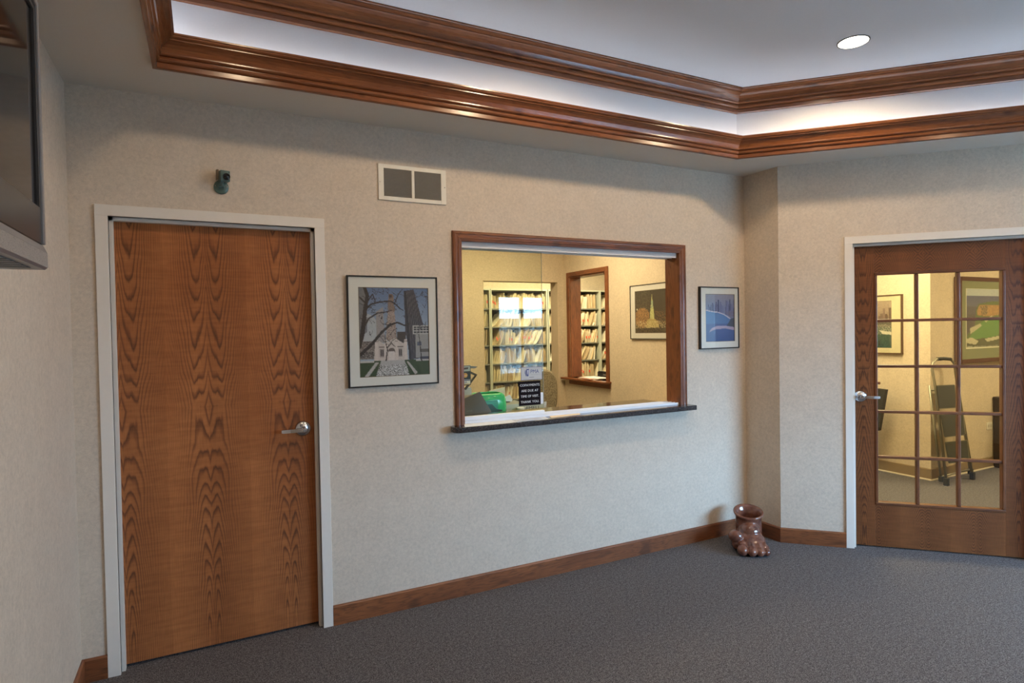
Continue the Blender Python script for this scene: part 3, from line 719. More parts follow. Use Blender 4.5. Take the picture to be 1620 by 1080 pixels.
def pic_golf():
    p = Pic(96, 80, (60, 92, 52)); X, Y = p.X, p.Y
    p.rect(0, 0, 1, .12, (196, 206, 206)); p.grad((Y >= .12) & (Y < .5), (70, 84, 128), (92, 104, 130), .12, .3); p.put((Y > .3) & (X < .35), (70, 72, 92), .9)
    p.put(p.poly([(0, .45), (.25, .42), (.30, .55), (.1, .72), (0, .75)]), (58, 56, 72))
    p.put(p.poly([(.24, .36), (.30, .26), (.55, .22), (1, .20), (1, 1), (0, 1), (0, .80), (.22, .62)]), (74, 108, 56))
    p.put(p.poly([(.26, .38), (.32, .28), (.60, .27), (.92, .27), (.84, .42), (.60, .47), (.28, .45)]), (176, 132, 78)); p.put(p.poly([(.34, .30), (.52, .29), (.50, .44), (.38, .46)]), (104, 92, 66)); p.speck(p.poly([(.3, .3), (.9, .28), (.8, .45), (.3, .45)]), .3, (220, 170, 100))
    p.put(p.poly([(.30, .60), (.56, .48), (.92, .50), (.98, .66), (.68, .82), (.2, .88), (.06, .84)]), (88, 150, 70)); p.put(p.poly([(0, .86), (1, .78), (1, 1), (0, 1)]), (58, 74, 44))
    for q in ([(.10, .66), (.34, .58), (.38, .62), (.12, .75)], [(.82, .50), (.98, .47), (.99, .57), (.84, .58)], [(.02, .83), (.14, .81), (.30, .87), (.24, .93), (.04, .90)], [(.44, .84), (.86, .79), (.86, .84), (.5, .89)], [(.44, .53), (.62, .45), (.62, .48), (.46, .57)]): p.put(p.poly(q), (206, 200, 166))
    p.speck((Y > .955) & (X < .75) & (Y < .985), .5, (220, 216, 196)); p.fuzz(.10); return p
MGM = plain('mat_board_sage', (.22, .25, .12, 1), .8); MMH = plain('mahogany_frame', (.075, .022, .010, 1), .3)
gp = picture('framed_picture', 'large mahogany framed coastal golf course picture with green mat, right behind the glazed door', 0, 0, 1.07, .895, .045, (.075, .075, .105, .075), pic_golf(), loc=(7.400, YI, 1.597), depth=.055, fmat=MMH, matm=MGM, bev=.006)
bm = bmesh.new()
q0, q1, r0_, r1_ = -.535 + .045 + .075, .535 - .12, -.4475 + .045 + .105, .4475 - .12
for lo, hi in (((q0, r0_), (q0 + .012, r1_)), ((q1 - .016, r0_), (q1, r1_)), ((q0, r0_), (q1, r0_ + .014)), ((q0, r1_ - .004), (q1, r1_))): bx(bm, (lo[0], -.0495, lo[1]), (hi[0], -.047, hi[1]))
obj('inner_mat', bm, plain('mat_board_ivory', (.76, .74, .52, 1), .8), gp, label='ivory inner mat')

# --- return air grille
gr = thing('vent_grille', 'white louvered return air grille high on the wall between door and service window', 'vent', (1.082, 0, 2.412))
vw, vh = .199, .0995
bm = bmesh.new()
for lo, hi in (((-vw, -vh), (-vw + .030, vh)), ((vw - .030, -vh), (vw, vh)), ((-vw + .03, vh - .022), (vw - .03, vh)), ((-vw + .03, -vh), (vw - .03, -vh + .022)), ((-.008, -vh + .022), (.008, vh - .022))):
    bx(bm, (lo[0], -.009, lo[1]), (hi[0], 0, hi[1]), 0, .001)
obj('frame', bm, plain('grille_white', (.76, .72, .62, 1), .5), gr)
MSL = plain('slat_dark', (.27, .235, .19, 1), .6)  # slats coloured darker and browner than the frame
for s_, (xa, xb) in enumerate(((-vw + .03, -.008), (.008, vw - .03))):
    bm = bmesh.new(); ns = 19; hh = 2 * (vh - .022)
    for k in range(ns):
        z = -vh + .022 + hh * (k + .5) / ns
        prism(bm, [(-.0075, z + .0032), (-.0068, z + .0042), (-.0005, z - .0032), (-.0012, z - .0042)], lambda u, v, w: (w, u, v), xa, xb)
    o = obj('slats', bm, MSL, gr); o['kind'] = 'stuff'
obj('backing', box((-vw + .01, -.0008, -vh + .01), (vw - .01, 0, vh - .01)), plain('duct_dark', (.05, .045, .04, 1), .8), gr)
for sx in (-1, 1):
    bm = bmesh.new(); lathe(bm, [(.0032, -.009), (.003, -.0105), (.001, -.0115)], 12, (sx * (vw - .009), 0, 0), 'y'); obj('screw', bm, MCR, gr)

# --- security camera
MTE = plain('teal_enamel', (.085, .15, .135, 1), .35)
sc_ = thing('security_camera', 'small teal security camera on a round wall plate above the flush oak door', 'camera', (.095, 0, 2.308))
bm = bmesh.new(); lathe(bm, [(.034, 0), (.034, -.007), (.031, -.011), (.012, -.013), (.001, -.013)], 36, (0, 0, 0), 'y'); obj('wall_plate', bm, MTE, sc_)
bm = bmesh.new(); tube(bm, [(0, -.010, .004), (0, -.030, .006), (.001, -.045, .016), (.003, -.050, .03)], .0085, 12); bx(bm, (-.012, -.034, -.004), (.012, -.010, .012), 0, .002); obj('bracket_arm', bm, MTE, sc_)
for sx in (-1, 1):
    bm = bmesh.new(); lathe(bm, [(.0032, -.0105), (.003, -.0125), (.001, -.0135)], 12, (sx * .025, 0, .004), 'y'); obj('screw', bm, MCR, sc_)
hb = bmesh.new(); bx(hb, (-.022, -.060, .022), (.022, -.012, .074), 0, .003)
hb_o = obj('camera_housing', hb, MTE, sc_); hb_o.rotation_euler = (.06, 0, .25); hb_o.location = (.003, -.005, 0)
bm = bmesh.new(); lathe(bm, [(.0165, -.058), (.0165, -.066), (.0150, -.070), (.0145, -.066), (.011, -.068), (.006, -.0705), (.0005, -.0715)], 28, (.004, 0, .044), 'y'); obj('lens', bm, plain('lens_black', (.004, .004, .005, 1), .08), hb_o)
bm = bmesh.new(); lathe(bm, [(.002, -.060), (.002, -.0615), (.0005, -.062)], 10, (.016, 0, .067), 'y'); obj('sensor', bm, MBK, hb_o)
bm = bmesh.new(); bx(bm, (-.030, -.030, .030), (-.0225, -.008, .080), 0, .001); obj('mount_bracket', bm, plain('bracket_tan', (.20, .15, .10, 1), .5), hb_o)

# --- recessed lamp
LX, LY = 3.281, -1.171
rl = thing('recessed_downlight', 'round recessed ceiling downlight, lit, in the upper tray', 'light', (LX, LY, ZU))
R_ = .076
bm = bmesh.new(); lathe(bm, [(R_, .0), (R_ + .001, -.004), (R_ + .006, -.004), (R_ + .007, 0)], 48); obj('trim_ring', bm, plain('trim_bronze', (.05, .045, .035, 1), .4), rl)
te = NT('lamp_glow'); te.b.inputs['Emission Color'].default_value = (1, .93, .82, 1); te.b.inputs['Emission Strength'].default_value = 9; MEM = te.done((1, 1, 1, 1), .5)
bm = bmesh.new(); lathe(bm, [(R_, -.003), (R_ * .8, -.006), (R_ * .4, -.0075), (.001, -.008)], 48); obj('lens', bm, MEM, rl)
for sx in (-1, 1):
    bm = bmesh.new(); bx(bm, (sx * .090 - .006, -.0025, -.003), (sx * .090 + .006, .0025, -.0002), 0, .0008); o = obj('spring_clip', bm, MPL, rl); o.rotation_euler = (0, 0, .4)

# --- television on the left wall
tv = thing('television', 'flat television with silver speaker bar mounted high on the left wall', 'television', (XL, -1.90, 1.80))
TX = .166; TY0, TY1 = -.55, .545; TZ0, TZ1 = -.045, .655   # local
MTB = plain('tv_bezel_grey', (.055, .052, .05, 1), .3); MTS = plain('tv_edge_silver', (.20, .19, .19, 1), .35)
bm = bmesh.new(); bx(bm, (.07, TY0, .02), (TX - .022, TY1, TZ1), 0, .006); obj('back_cover', bm, plain('tv_back', (.05, .05, .05, 1), .5), tv)
bm = bmesh.new(); d = .018
bx(bm, (TX - .03, TY0, .02), (TX, TY0 + d, TZ1), 0, .003); bx(bm, (TX - .03, TY1 - d, .02), (TX, TY1, TZ1), 0, .003); bx(bm, (TX - .03, TY0 + d, TZ1 - d), (TX, TY1 - d, TZ1), 0, .003)
obj('outer_frame', bm, MTS, tv)
bm = bmesh.new(); e = .045
bx(bm, (TX - .028, TY0 + d, TZ0 + .065), (TX - .006, TY1 - d, .115), 0, .002); bx(bm, (TX - .028, TY0 + d, TZ1 - d - .012), (TX - .006, TY1 - d, TZ1 - d), 0, .002)
bx(bm, (TX - .028, TY1 - d - .008, .115), (TX - .006, TY1 - d, TZ1 - d), 0, .001); bx(bm, (TX - .028, TY0 + d, .115), (TX - .006, TY0 + d + .008, TZ1 - d), 0, .001)
obj('bezel', bm, MTB, tv)
obj('screen', box((TX - .020, TY0 + d, .10), (TX - .012, TY1 - d, TZ1 - d)), plain('screen_glass', (.010, .010, .011, 1), .06, 0, .02), tv)
ts = NT('speaker_mesh'); vv = ts.n('ShaderNodeTexVoronoi'); ts.lk(ts.coord(), vv.inputs['Vector']); vv.inputs['Scale'].default_value = 330
MSP = ts.done(ts.ramp(vv.outputs['Distance'], [(.15, (.10, .10, .10)), (.4, (.38, .37, .35))]), .45, .3)
bm = bmesh.new(); prism(bm, [(.06, TZ0), (TX - .004, TZ0), (TX + .002, TZ0 + .006), (TX + .002, TZ0 + .045), (TX - .006, TZ0 + .063), (.06, TZ0 + .063)], lambda u, v, w: (u, w, v), TY0, TY1); obj('speaker_bar', bm, MTS, tv)
obj('speaker_grille', box((TX + .001, TY0 + .006, TZ0 + .005), (TX + .0035, TY1 - .004, TZ0 + .043), .001), MSP, tv, label='silver perforated speaker grille')
bm = bmesh.new()
for k in range(22): bx(bm, (.075, TY0 + .05 + k * .045, TZ0 - .003), (TX - .02, TY0 + .08 + k * .045, TZ0), 0, .001)
o = obj('underside_vents', bm, plain('vent_plastic', (.16, .16, .15, 1), .5), tv); o['kind'] = 'stuff'
bm = bmesh.new(); bx(bm, (0, -.22, .15), (.02, .22, .50), 0, .003); bx(bm, (.02, -.12, .2), (.072, .12, .45), 0, .003); obj('wall_mount', bm, MBK, tv)

# --- ceramic foot planter
FA = Vector((3.435, -.250, 0)); fd = Vector((-.60, -.80)).normalized(); fr = Vector((-fd.y, fd.x)) * 1
rot = math.atan2(fd.y, fd.x)
ft = thing('foot_planter', 'glazed brown ceramic planter shaped like a bare foot, standing in the corner', 'planter', FA, rot)
bm = bmesh.new()
def ell(c, r, rz=0, ry=0, seg=20):
    m = Matrix.Translation(c) @ Matrix.Rotation(rz, 4, 'Z') @ Matrix.Rotation(ry, 4, 'Y') @ Matrix.Diagonal((*r, 1))
    bmesh.ops.create_uvsphere(bm, u_segments=seg, v_segments=seg // 2 + 2, radius=1, matrix=m)
# local x = towards the toes; local y > 0 is the viewer's right
ell((-.035, .0, .062), (.085, .085, .075)); ell((.035, .005, .085), (.095, .088, .085), 0, .35); ell((.085, .008, .070), (.10, .098, .062), 0, .34); ell((.050, .01, .120), (.070, .070, .070), 0, .4); ell((.140, .012, .042), (.085, .105, .042), 0, .12)
for b_, a_, r_, z_ in ((-.070, .196, .040, .040), (-.010, .212, .034, .037), (.043, .208, .030, .034), (.088, .192, .027, .031)):
    ell((a_, b_, z_), (r_ * 1.25, r_ * .93, r_)); ell((a_ - .045, b_ * .94, z_ + .020), (.05, r_ * .80, .030), 0, .25)
ell((.070, -.085, .055), (.085, .040, .055), -.25, -.1); ell((.118, -.100, .108), (.046, .050, .043), -.3, -.4); ell((.090, -.088, .075), (.055, .040, .050), -.4, -.4)
n_before = len(bm.verts)
lathe(bm, [(.078, .06), (.088, .10), (.089, .14), (.088, .17), (.089, .195), (.093, .212), (.101, .224), (.1035, .232), (.101, .240), (.092, .240), (.082, .230), (.075, .21), (.071, .19), (.070, .15), (.066, .118), (.0005, .112)], 40, (-.015, .014, 0))
bm.verts.ensure_lookup_table()
for v in list(bm.verts)[n_before:]:
    k = min(1, max(0, (v.co.z - .10) / .10)); v.co.z += -.24 * v.co.x * k + .004 * k; v.co.x += -.01 * k
bmesh.ops.recalc_face_normals(bm, faces=bm.faces)
tgz = NT('brown_glaze'); cc = tgz.coord(); g1 = tgz.noise(cc, 14, 3, .6); g2 = tgz.noise(cc, 45, 2)
MGZ = tgz.done(tgz.mix(tgz.M('MULTIPLY', g2, .35), tgz.ramp(g1, [(.32, (.085, .035, .026)), (.55, (.20, .075, .045)), (.72, (.30, .12, .06))]), (.10, .05, .05, 1)), .07, 0, .8)
fo = obj('foot_body', bm, MGZ, ft, fix=False)
md = fo.modifiers.new('fuse', 'REMESH'); md.mode = 'VOXEL'; md.voxel_size = .0036; md.use_smooth_shade = True
ms = fo.modifiers.new('relax', 'SMOOTH'); ms.factor = .6; ms.iterations = 5

# ================================================================== SERVICE COUNTER THINGS
def textmesh(s, size, align='CENTER', ex=.0004, spacing=1.0):
    cu = bpy.data.curves.new('txt', 'FONT'); cu.body = s; cu.size = size; cu.align_x = align; cu.align_y = 'CENTER'; cu.extrude = ex; cu.space_character = spacing; cu.resolution_u = 4
    o = bpy.data.objects.new('txt', cu); C.objects.link(o); dg = bpy.context.evaluated_depsgraph_get(); me = bpy.data.meshes.new_from_object(o.evaluated_get(dg))
    bpy.data.objects.remove(o); bpy.data.curves.remove(cu); return me
def text(s, size, parent, loc, rot, mat, name='lettering', align='CENTER', sx=1.0, spacing=1.0):
    me = textmesh(s, size, align, spacing=spacing); me.materials.clear(); me.materials.append(mat); me.name = name
    me.transform(Matrix.Translation(loc) @ Matrix.Rotation(rot[2], 4, 'Z') @ Matrix.Rotation(rot[0], 4, 'X') @ Matrix.Diagonal((sx, 1, 1, 1)))
    o = bpy.data.objects.new(name, me); C.objects.link(o); o.parent = parent; return o
R90 = math.pi / 2
MWT = plain('letter_white', (.80, .80, .80, 1), .5); MNV = plain('ink_navy', (.05, .06, .22, 1), .5); MGI = plain('ink_grey', (.22, .22, .24, 1), .5)
sg = thing('copayment_sign', 'black sign with white lettering about copayments, hanging on the sliding glass', 'sign', (1.852, .064, 1.170))
obj('sign_board', box((-.079, -.004, -.0775), (.079, 0, .0775), .001), plain('sign_black', (.014, .010, .012, 1), .7, spec=.05), sg)
for k, s_ in enumerate(('COPAYMENTS', 'ARE DUE AT', 'TIME OF VISIT.', 'THANK YOU.')):
    text(s_, .0212, sg, (0, -.0045, .052 - k * .0355), (R90, 0, 0), MWT, sx=(1.0, 1.0, .92, 1.0)[k], spacing=1.06)
st = thing('membership_sticker', 'pale membership sticker with navy shield and lettering, above the black sign on the glass', 'sticker', (1.869, .0648, 1.296))
obj('card', box((-.0775, -.0012, -.042), (.0775, 0, .042)), plain('sticker_pale', (.56, .56, .55, 1), .8, spec=.1), st)
bm = bmesh.new()
for lo, hi in (((-.0775, -.042), (-.0755, .042)), ((.0755, -.042), (.0775, .042)), ((-.0755, .040), (.0755, .042)), ((-.0755, -.042), (.0755, -.040))): bx(bm, (lo[0], -.0016, lo[1]), (hi[0], -.0012, hi[1]))
obj('border', bm, MNV, st)
text('PMA', .034, st, (.022, -.0014, .011), (R90, 0, 0), MNV, sx=.95)
bm = bmesh.new(); sh = [(-.016, .026), (.0, .024), (.016, .026), (.0165, .004), (.010, -.014), (0, -.024), (-.010, -.014), (-.0165, .004)]
prism(bm, [(-.028 + u * .55, v + .004) for u, v in sh], lambda u, v, w: (u, w, v), -.0018, -.0012, 0); prism(bm, [(-.0275 + u * .30, .006 + v * .62) for u, v in sh], lambda u, v, w: (u, w, v), -.0022, -.0017, 1); bx(bm, (-.0290, -.0026, -.004), (-.0265, -.0020, .016), 0)
for k in range(3): prism(bm, [(-.040 - k * .004 + u, v) for u, v in ((0, .022), (.0016, .022), (.0005, .004), (.008, -.016), (.006, -.016), (-.0018, .004))], lambda u, v, w: (u, w, v), -.0018, -.0012, 0)
obj('shield', bm, [MNV, MWT], st)
bm = bmesh.new(); bx(bm, (-.008, -.0015, -.0088), (.058, -.0012, -.0076)); bx(bm, (-.018, -.0015, -.026), (.016, -.0012, -.0225)); bx(bm, (-.060, -.0015, -.0365), (.066, -.0012, -.0352)); obj('small_print', bm, MGI, st)
# sheets on the ledge
def sheet(name, P, z, mat, label, cat='paper', t=.0012):
    bm = bmesh.new(); prism(bm, P, lambda u, v, w: (u, v, w), z, z + t); o = obj(name, bm, mat); return tag(o, label, cat)
MPB = plain('paper_glare_bluish', (.80, .84, .92, 1), .35, 0, .02)  # stands in for paper and for glare reflected in the glossy counter
sheet('paper_glare_sheet', [(1.335, -.092), (1.700, -.096), (1.690, .010), (1.375, .010)], CZ1, MPB, 'bluish sheet for paper and reflected glare at the left end of the counter ledge')
sheet('paper_glare_sheet', [(1.706, -.088), (1.905, -.078), (1.930, .010), (1.700, .010)], CZ1, MPB, 'bluish sheet for paper and reflected glare on the ledge in front of the copayment sign')
sheet('manila_envelope', [(1.935, -.062), (2.165, -.040), (2.20, .011), (1.965, .011)], CZ1, plain('envelope', (.74, .60, .42, 1), .6), 'tan envelope lying on the ledge right of the sliding pane', 'envelope', .002)

# office desk behind the window
dk = thing('office_desk', 'tan laminate office desk behind the service window', 'desk', (2.2, .62, 0))
MDK = plain('desk_laminate', (.55, .44, .26, 1), .45)
obj('desk_top', box((-.85, -.455, .72), (1.45, .46, .75), .003), MDK, dk)
obj('side_panel', box((-.84, -.42, 0), (-.81, .44, .72)), MDK, dk); obj('side_panel', box((1.41, -.42, 0), (1.44, .44, .72)), MDK, dk); obj('modesty_panel', box((-.81, -.40, .2), (1.41, -.385, .72)), MDK, dk)
DZ = .75
# card display
cs = thing('card_display', 'black stand showing three payment card marks, at the left jamb of the service window', 'display', (1.527, .35, DZ))
obj('stand_post', box((-.060, .004, 0), (-.050, .014, .47), .001), MBK, cs); obj('stand_base', box((-.10, -.05, 0), (.02, .08, .008), .002), MBK, cs)
obj('display_board', box((-.060, -.004, .468), (.040, .004, .600), .004), MBK, cs)
obj('silver_card', box((-.054, -.0055, .560), (.034, -.004, .594), .001), plain('silver_card', (.42, .44, .42, 1), .35), cs)
bm = bmesh.new(); prism(bm, [(-.036, .570), (.018, .574), (.022, .586), (-.034, .583)], lambda u, v, w: (u, w, v), -.0065, -.0055); obj('card_emblem', bm, plain('emblem_dark', (.06, .03, .025, 1), .5), cs)
bm = bmesh.new(); lathe(bm, [(.0150, -.0045), (.0150, -.0062)], 28, (-.022, 0, .534), 'y'); obj('red_disc', bm, plain('disc_red', (.62, .03, .02, 1), .4), cs)
bm = bmesh.new(); lathe(bm, [(.0150, -.0045), (.0150, -.0060)], 28, (-.000, 0, .534), 'y'); obj('amber_disc', bm, plain('disc_amber', (.80, .36, .03, 1), .4), cs)
text('MasterCard', .0088, cs, (-.012, -.0068, .533), (R90, 0, 0), MWT)
vc = obj('blue_white_card', box((-.052, -.0055, .472), (.034, -.004, .506), .001), MPA, cs)
obj('blue_band', box((-.050, -.0060, .498), (.032, -.0054, .504)), MNV, cs); obj('gold_band', box((-.050, -.0060, .474), (.032, -.0054, .478)), plain('gold_ink', (.6, .38, .06, 1), .5), cs)
text('VISA', .021, cs, (-.009, -.0062, .488), (R90, 0, 0), MNV, sx=.95)
# folding arm seen behind the display
fa = thing('desk_lamp_arm', 'grey metal folding arm reaching out behind the card display', 'arm', (1.60, .42, DZ))
bm = bmesh.new(); tube(bm, [(-.082, .01, 0), (-.082, .01, .48), (-.082, 0, .59)], .007, 8); prism(bm, [(-.085, .575), (-.085, .600), (.050, .583), (.028, .572)], lambda u, v, w: (u, w, v), -.004, .02); obj('upper_arm', bm, plain('arm_grey', (.20, .20, .17, 1), .45), fa)
bm = bmesh.new(); prism(bm, [(-.085, .572), (-.085, .590), (.038, .532), (.030, .522)], lambda u, v, w: (u, w, v), -.01, .004); prism(bm, [(.030, .524), (.046, .530), (-.040, .430), (-.054, .435)], lambda u, v, w: (u, w, v), -.004, .010); obj('lower_arm', bm, plain('arm_dark', (.07, .07, .065, 1), .45), fa)
# white tiled organiser behind (pale panel with grid)
po = thing('paper_organizer', 'pale organizer with stacked papers, left behind the service window', 'organizer', (1.62, .62, DZ))
bm = bmesh.new(); bx(bm, (-.16, 0, 0), (.066, .16, .425), 0, .003); obj('organizer_body', bm, plain('organizer_grey', (.52, .52, .46, 1), .5), po)
bm = bmesh.new()
for x in (-.05, .005): bx(bm, (x - .001, -.0015, .2), (x + .001, 0, .423))
for z in (.36, .425): bx(bm, (-.155, -.0015, z - .002), (.064, 0, z - .0005))
obj('dividers', bm, MGI, po)
pn = thing('printed_note', 'white note with dark handwriting at the left edge behind the glass', 'paper', (1.60, .56, DZ))
bm = bmesh.new(); bx(bm, (-.04, 0, .28), (.062, .003, .378)); bx(bm, (-.03, 0, 0), (-.02, .003, .28)); obj('sheet', bm, MPA, pn)
bm = bmesh.new()
for x, z in ((.004, .350), (.012, .356), (.026, .352), (.030, .358)): bx(bm, (x, -.001, z), (x + .005, 0, z + .006))
obj('scribble', bm, MBK, pn)
# taupe folder panel
tp = thing('taupe_binder', 'dark taupe panel leaning behind the glass left of the green bin', 'binder', (1.668, .47, DZ))
bm = bmesh.new(); prism(bm, [(-.12, .10), (.135, .10), (.108, .262), (.033, .402), (-.12, .350)], lambda u, v, w: (u, w + (v - .1) * .12, v), 0, .014); bx(bm, (-.10, .002, 0), (.12, .016, .11)); obj('panel', bm, plain('taupe_board', (.12, .10, .075, 1), .5), tp)
bm = bmesh.new()
for k in range(5): bx(bm, (-.078 + k * .009, .0165, .274), (-.073 + k * .009, .0185, .279))
obj('small_mark', bm, MSL, tp)
# green translucent bin
gb = thing('green_bin', 'translucent bright green curved plastic bin behind the service window', 'bin', (1.828, .68, DZ))
tq = NT('green_translucent'); MGN = tq.done((.03, .62, .22, 1), .15, 0, .6); tq.b.inputs['Transmission Weight'].default_value = .15; tq.b.inputs['Subsurface Weight'].default_value = .3; tq.b.inputs['Subsurface Radius'].default_value = (.02, .06, .03)
bm = bmesh.new(); seg = 40
def sq(t, a, b, p=3.0):
    c, s_ = math.cos(t), math.sin(t); return (a * math.copysign(abs(c) ** (2 / p), c), b * math.copysign(abs(s_) ** (2 / p), s_))
prof = [(.86, .0), (.92, .02), (1.0, .24), (1.0, .30), (.98, .335), (.93, .362), (.84, .380), (.70, .388), (.68, .380), (.82, .372), (.90, .350), (.95, .30), (.95, .24), (.88, .03), (.01, .02)]
rings = [[bm.verts.new((*sq(2 * math.pi * k / seg, .142 * r, .10 * r), z * .96)) for k in range(seg)] for r, z in prof]
for A, B in zip(rings, rings[1:]):
    for k in range(seg): bm.faces.new((A[k], A[(k + 1) % seg], B[(k + 1) % seg], B[k])).smooth = True
bm.faces.new(rings[0]); bm.faces.new(rings[-1]); obj('bin_body', bm, MGN, gb)
obj('label_patch', box((-.06, -.1015, .225), (.045, -.096, .325), .004), plain('teal_patch', (.01, .30, .17, 1), .3), gb, label='darker teal-green panel')
bm = bmesh.new(); prism(bm, [(-.05, .18), (.07, .18), (.075, .255), (.03, .262), (-.005, .30), (-.045, .30)], lambda u, v, w: (u, w, v), -.106, -.1005); obj('dark_inset', bm, plain('inset_teal', (.006, .07, .055, 1), .3), gb)
# manila sheet behind, white carton
mf = thing('manila_folder', 'tan upright folder standing between the green bin and the white carton', 'folder', (2.0, .87, DZ))
bm = bmesh.new(); prism(bm, [(-.075, .0), (.078, .0), (.072, .385), (-.062, .366)], lambda u, v, w: (u, w, v), 0, .004); prism(bm, [(-.07, .0), (.075, .0), (.07, .35), (-.06, .35)], lambda u, v, w: (u, w, v), .008, .011); obj('cover', bm, MMA[0], mf)
wb = thing('white_carton', 'pale open carton with dark print behind the copayment sign', 'box', (2.19, .74, DZ))
MCB = plain('carton_pale', (.50, .50, .40, 1), .7)
bm = bmesh.new(); bx(bm, (-.175, -.005, 0), (.175, .0, .265)); bx(bm, (-.175, .15, 0), (.175, .155, .26)); bx(bm, (-.175, 0, 0), (-.17, .15, .26)); bx(bm, (.17, 0, 0), (.175, .15, .26)); bx(bm, (-.17, 0, 0), (.17, .15, .005)); obj('carton_body', bm, MCB, wb)
bm = bmesh.new(); prism(bm, [(-.182, .325), (-.14, .338), (-.118, .30), (-.125, .285), (-.18, .292)], lambda u, v, w: (u, w, v), .0, .004); obj('crumpled_paper', bm, MPA, wb, label='crumpled white tissue')
bm = bmesh.new(); prism(bm, [(-.16, .262), (-.09, .292), (-.02, .272), (.0, .255), (-.12, .255)], lambda u, v, w: (u, w, v), .03, .035); obj('tan_flap', bm, MMA[3], wb)
bm = bmesh.new(); lathe(bm, [(.028, .0), (.030, .235), (.031, .238), (.026, .24), (.001, .238)], 24, (-.068, -.036, 0)); obj('white_cup', bm, MPL, wb)
text('AFMEU', .036, wb, (.035, -.0052, .225), (R90, 0, 0), MBK, sx=1.3); text('emos', .014, wb, (.035, -.0052, .190), (R90, 0, 0), MBK)
# office chair
MTW = NT('tweed_taupe'); nz = MTW.noise(MTW.coord(), 160, 3, .7); MTW = MTW.done(MTW.ramp(nz, [(.38, (.13, .11, .07)), (.62, (.42, .38, .26))]), .9)
oc = thing('office_chair', 'taupe tweed office chair turned away, seen right of the copayment sign', 'chair', (3.02, 2.02, 0))
bm = bmesh.new(); seg = 36; W_, Hh = .215, .25
fr_ = []
for y, s_ in ((-.035, .90), (-.020, .98), (0, 1.0), (.020, .98), (.035, .90)):
    fr_.append([bm.verts.new((sq(2 * math.pi * k / seg, W_ * s_, Hh * s_, 2.9)[0], y - .05 * (sq(2 * math.pi * k / seg, 1, 1)[0]) ** 2 * 0, .93 + sq(2 * math.pi * k / seg, W_ * s_, Hh * s_, 2.9)[1])) for k in range(seg)])
for A, B in zip(fr_, fr_[1:]):
    for k in range(seg): bm.faces.new((A[k], A[(k + 1) % seg], B[(k + 1) % seg], B[k])).smooth = True
bm.faces.new(fr_[0]); bm.faces.new(fr_[-1]); obj('backrest', bm, MTW, oc)
bm = bmesh.new(); bx(bm, (-.24, .04, .44), (.24, .50, .52), 0, .03); obj('seat', bm, MTW, oc)
bm = bmesh.new(); tube(bm, [(0, .27, .44), (0, .27, .12)], .028, 16); tube(bm, [(0, .1, .42), (0, -.03, .46), (0, -.03, .80)], .018, 10); obj('gas_post', bm, MBK, oc)
for k in range(5):
    a = 2 * math.pi * k / 5 + .3; bm = bmesh.new(); tube(bm, [(0, .27, .12), (.27 * math.cos(a), .27 + .27 * math.sin(a), .07)], [.022, .014], 8); tube(bm, [(.27 * math.cos(a) - .012, .27 + .27 * math.sin(a), .028), (.27 * math.cos(a) + .012, .27 + .27 * math.sin(a), .028)], .028, 14); obj('base_leg', bm, MBK, oc)
# magazines and tray on the pass-through sill
z_ = PW[2]
for k, (dx, dy, w_, h_, col, lab) in enumerate(((.0, 0, .30, .006, (.70, .62, .48), 'bottom magazine of the stack on the pass-through sill'), (-.01, .02, .29, .005, (.66, .30, .20), 'reddish middle magazine on the pass-through sill'), (.012, -.01, .31, .007, (.80, .78, .72), 'white top magazine on the pass-through sill'))):
    bm = bmesh.new(); bx(bm, (-.10, -w_ / 2, 0), (.10, w_ / 2, h_), 0, .001); o = obj('magazine', bm, plain('magazine_cover', (*col, 1), .4)); o.location = (XR + .045 + dx, 2.10 + dy, z_ + .0005); z_ += h_ + .0005; o.rotation_euler = (0, 0, (.05, -.12, .1)[k]); tag(o, lab, 'magazine')
tb = thing('black_tray', 'black lettered tray standing behind the magazines on the pass-through sill', 'tray', (XR + .165, 2.00, PW[2]))
bm = bmesh.new(); prism(bm, [(-.19, 0), (.19, 0), (.19, .070), (.16, .080), (-.14, .080), (-.19, .030)], lambda u, v, w: (w, -u * -1, v), -.012, .012); obj('tray_body', bm, MBK, tb)
bm = bmesh.new()
for k in range(9): bx(bm, (-.0135, -.09 + k * .02, .040), (-.0120, -.078 + k * .02, .048))
obj('tray_print', bm, MSL, tb)

# ================================================================== FILE SHELVES
ROWZ = [1.879, 1.627, 1.373, 1.117, .865]
SHTOP = 2.150
def shelf_unit(x0, label, rows):
    W = .900; r = thing('file_shelf', label, 'shelf', (x0, YS, 0), 0, None); t = .016
    for x in (0, W - t): obj('side_panel', box((x, 0, 0), (x + t, .36, SHTOP - .02)), MSH, r); 
    for x in (0, W - t): obj('front_post', box((x, -.012, 0), (x + t, 0, SHTOP - .02), .002), MSH, r)
    obj('top_panel', box((0, -.012, SHTOP - .02), (W, .36, SHTOP), .002), MSH, r)
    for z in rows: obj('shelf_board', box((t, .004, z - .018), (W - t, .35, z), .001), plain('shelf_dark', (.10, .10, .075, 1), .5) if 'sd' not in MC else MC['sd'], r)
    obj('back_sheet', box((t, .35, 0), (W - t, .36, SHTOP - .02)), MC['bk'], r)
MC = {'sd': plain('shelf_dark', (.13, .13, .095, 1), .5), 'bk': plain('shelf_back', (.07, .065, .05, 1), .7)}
ALLR = ROWZ + [.611, .357, .10]
UX = [2.606, 3.512, 4.424, 5.330]
UL = ['green grey steel file shelf unit, only a strip seen at the left of the doorway', 'green grey steel file shelf unit filling the doorway view', 'green grey steel file shelf unit right of the doorway post, also seen through the pass-through', 'green grey steel file shelf unit farthest right through the pass-through']
for x, l in zip(UX, UL): shelf_unit(x, l, ALLR)
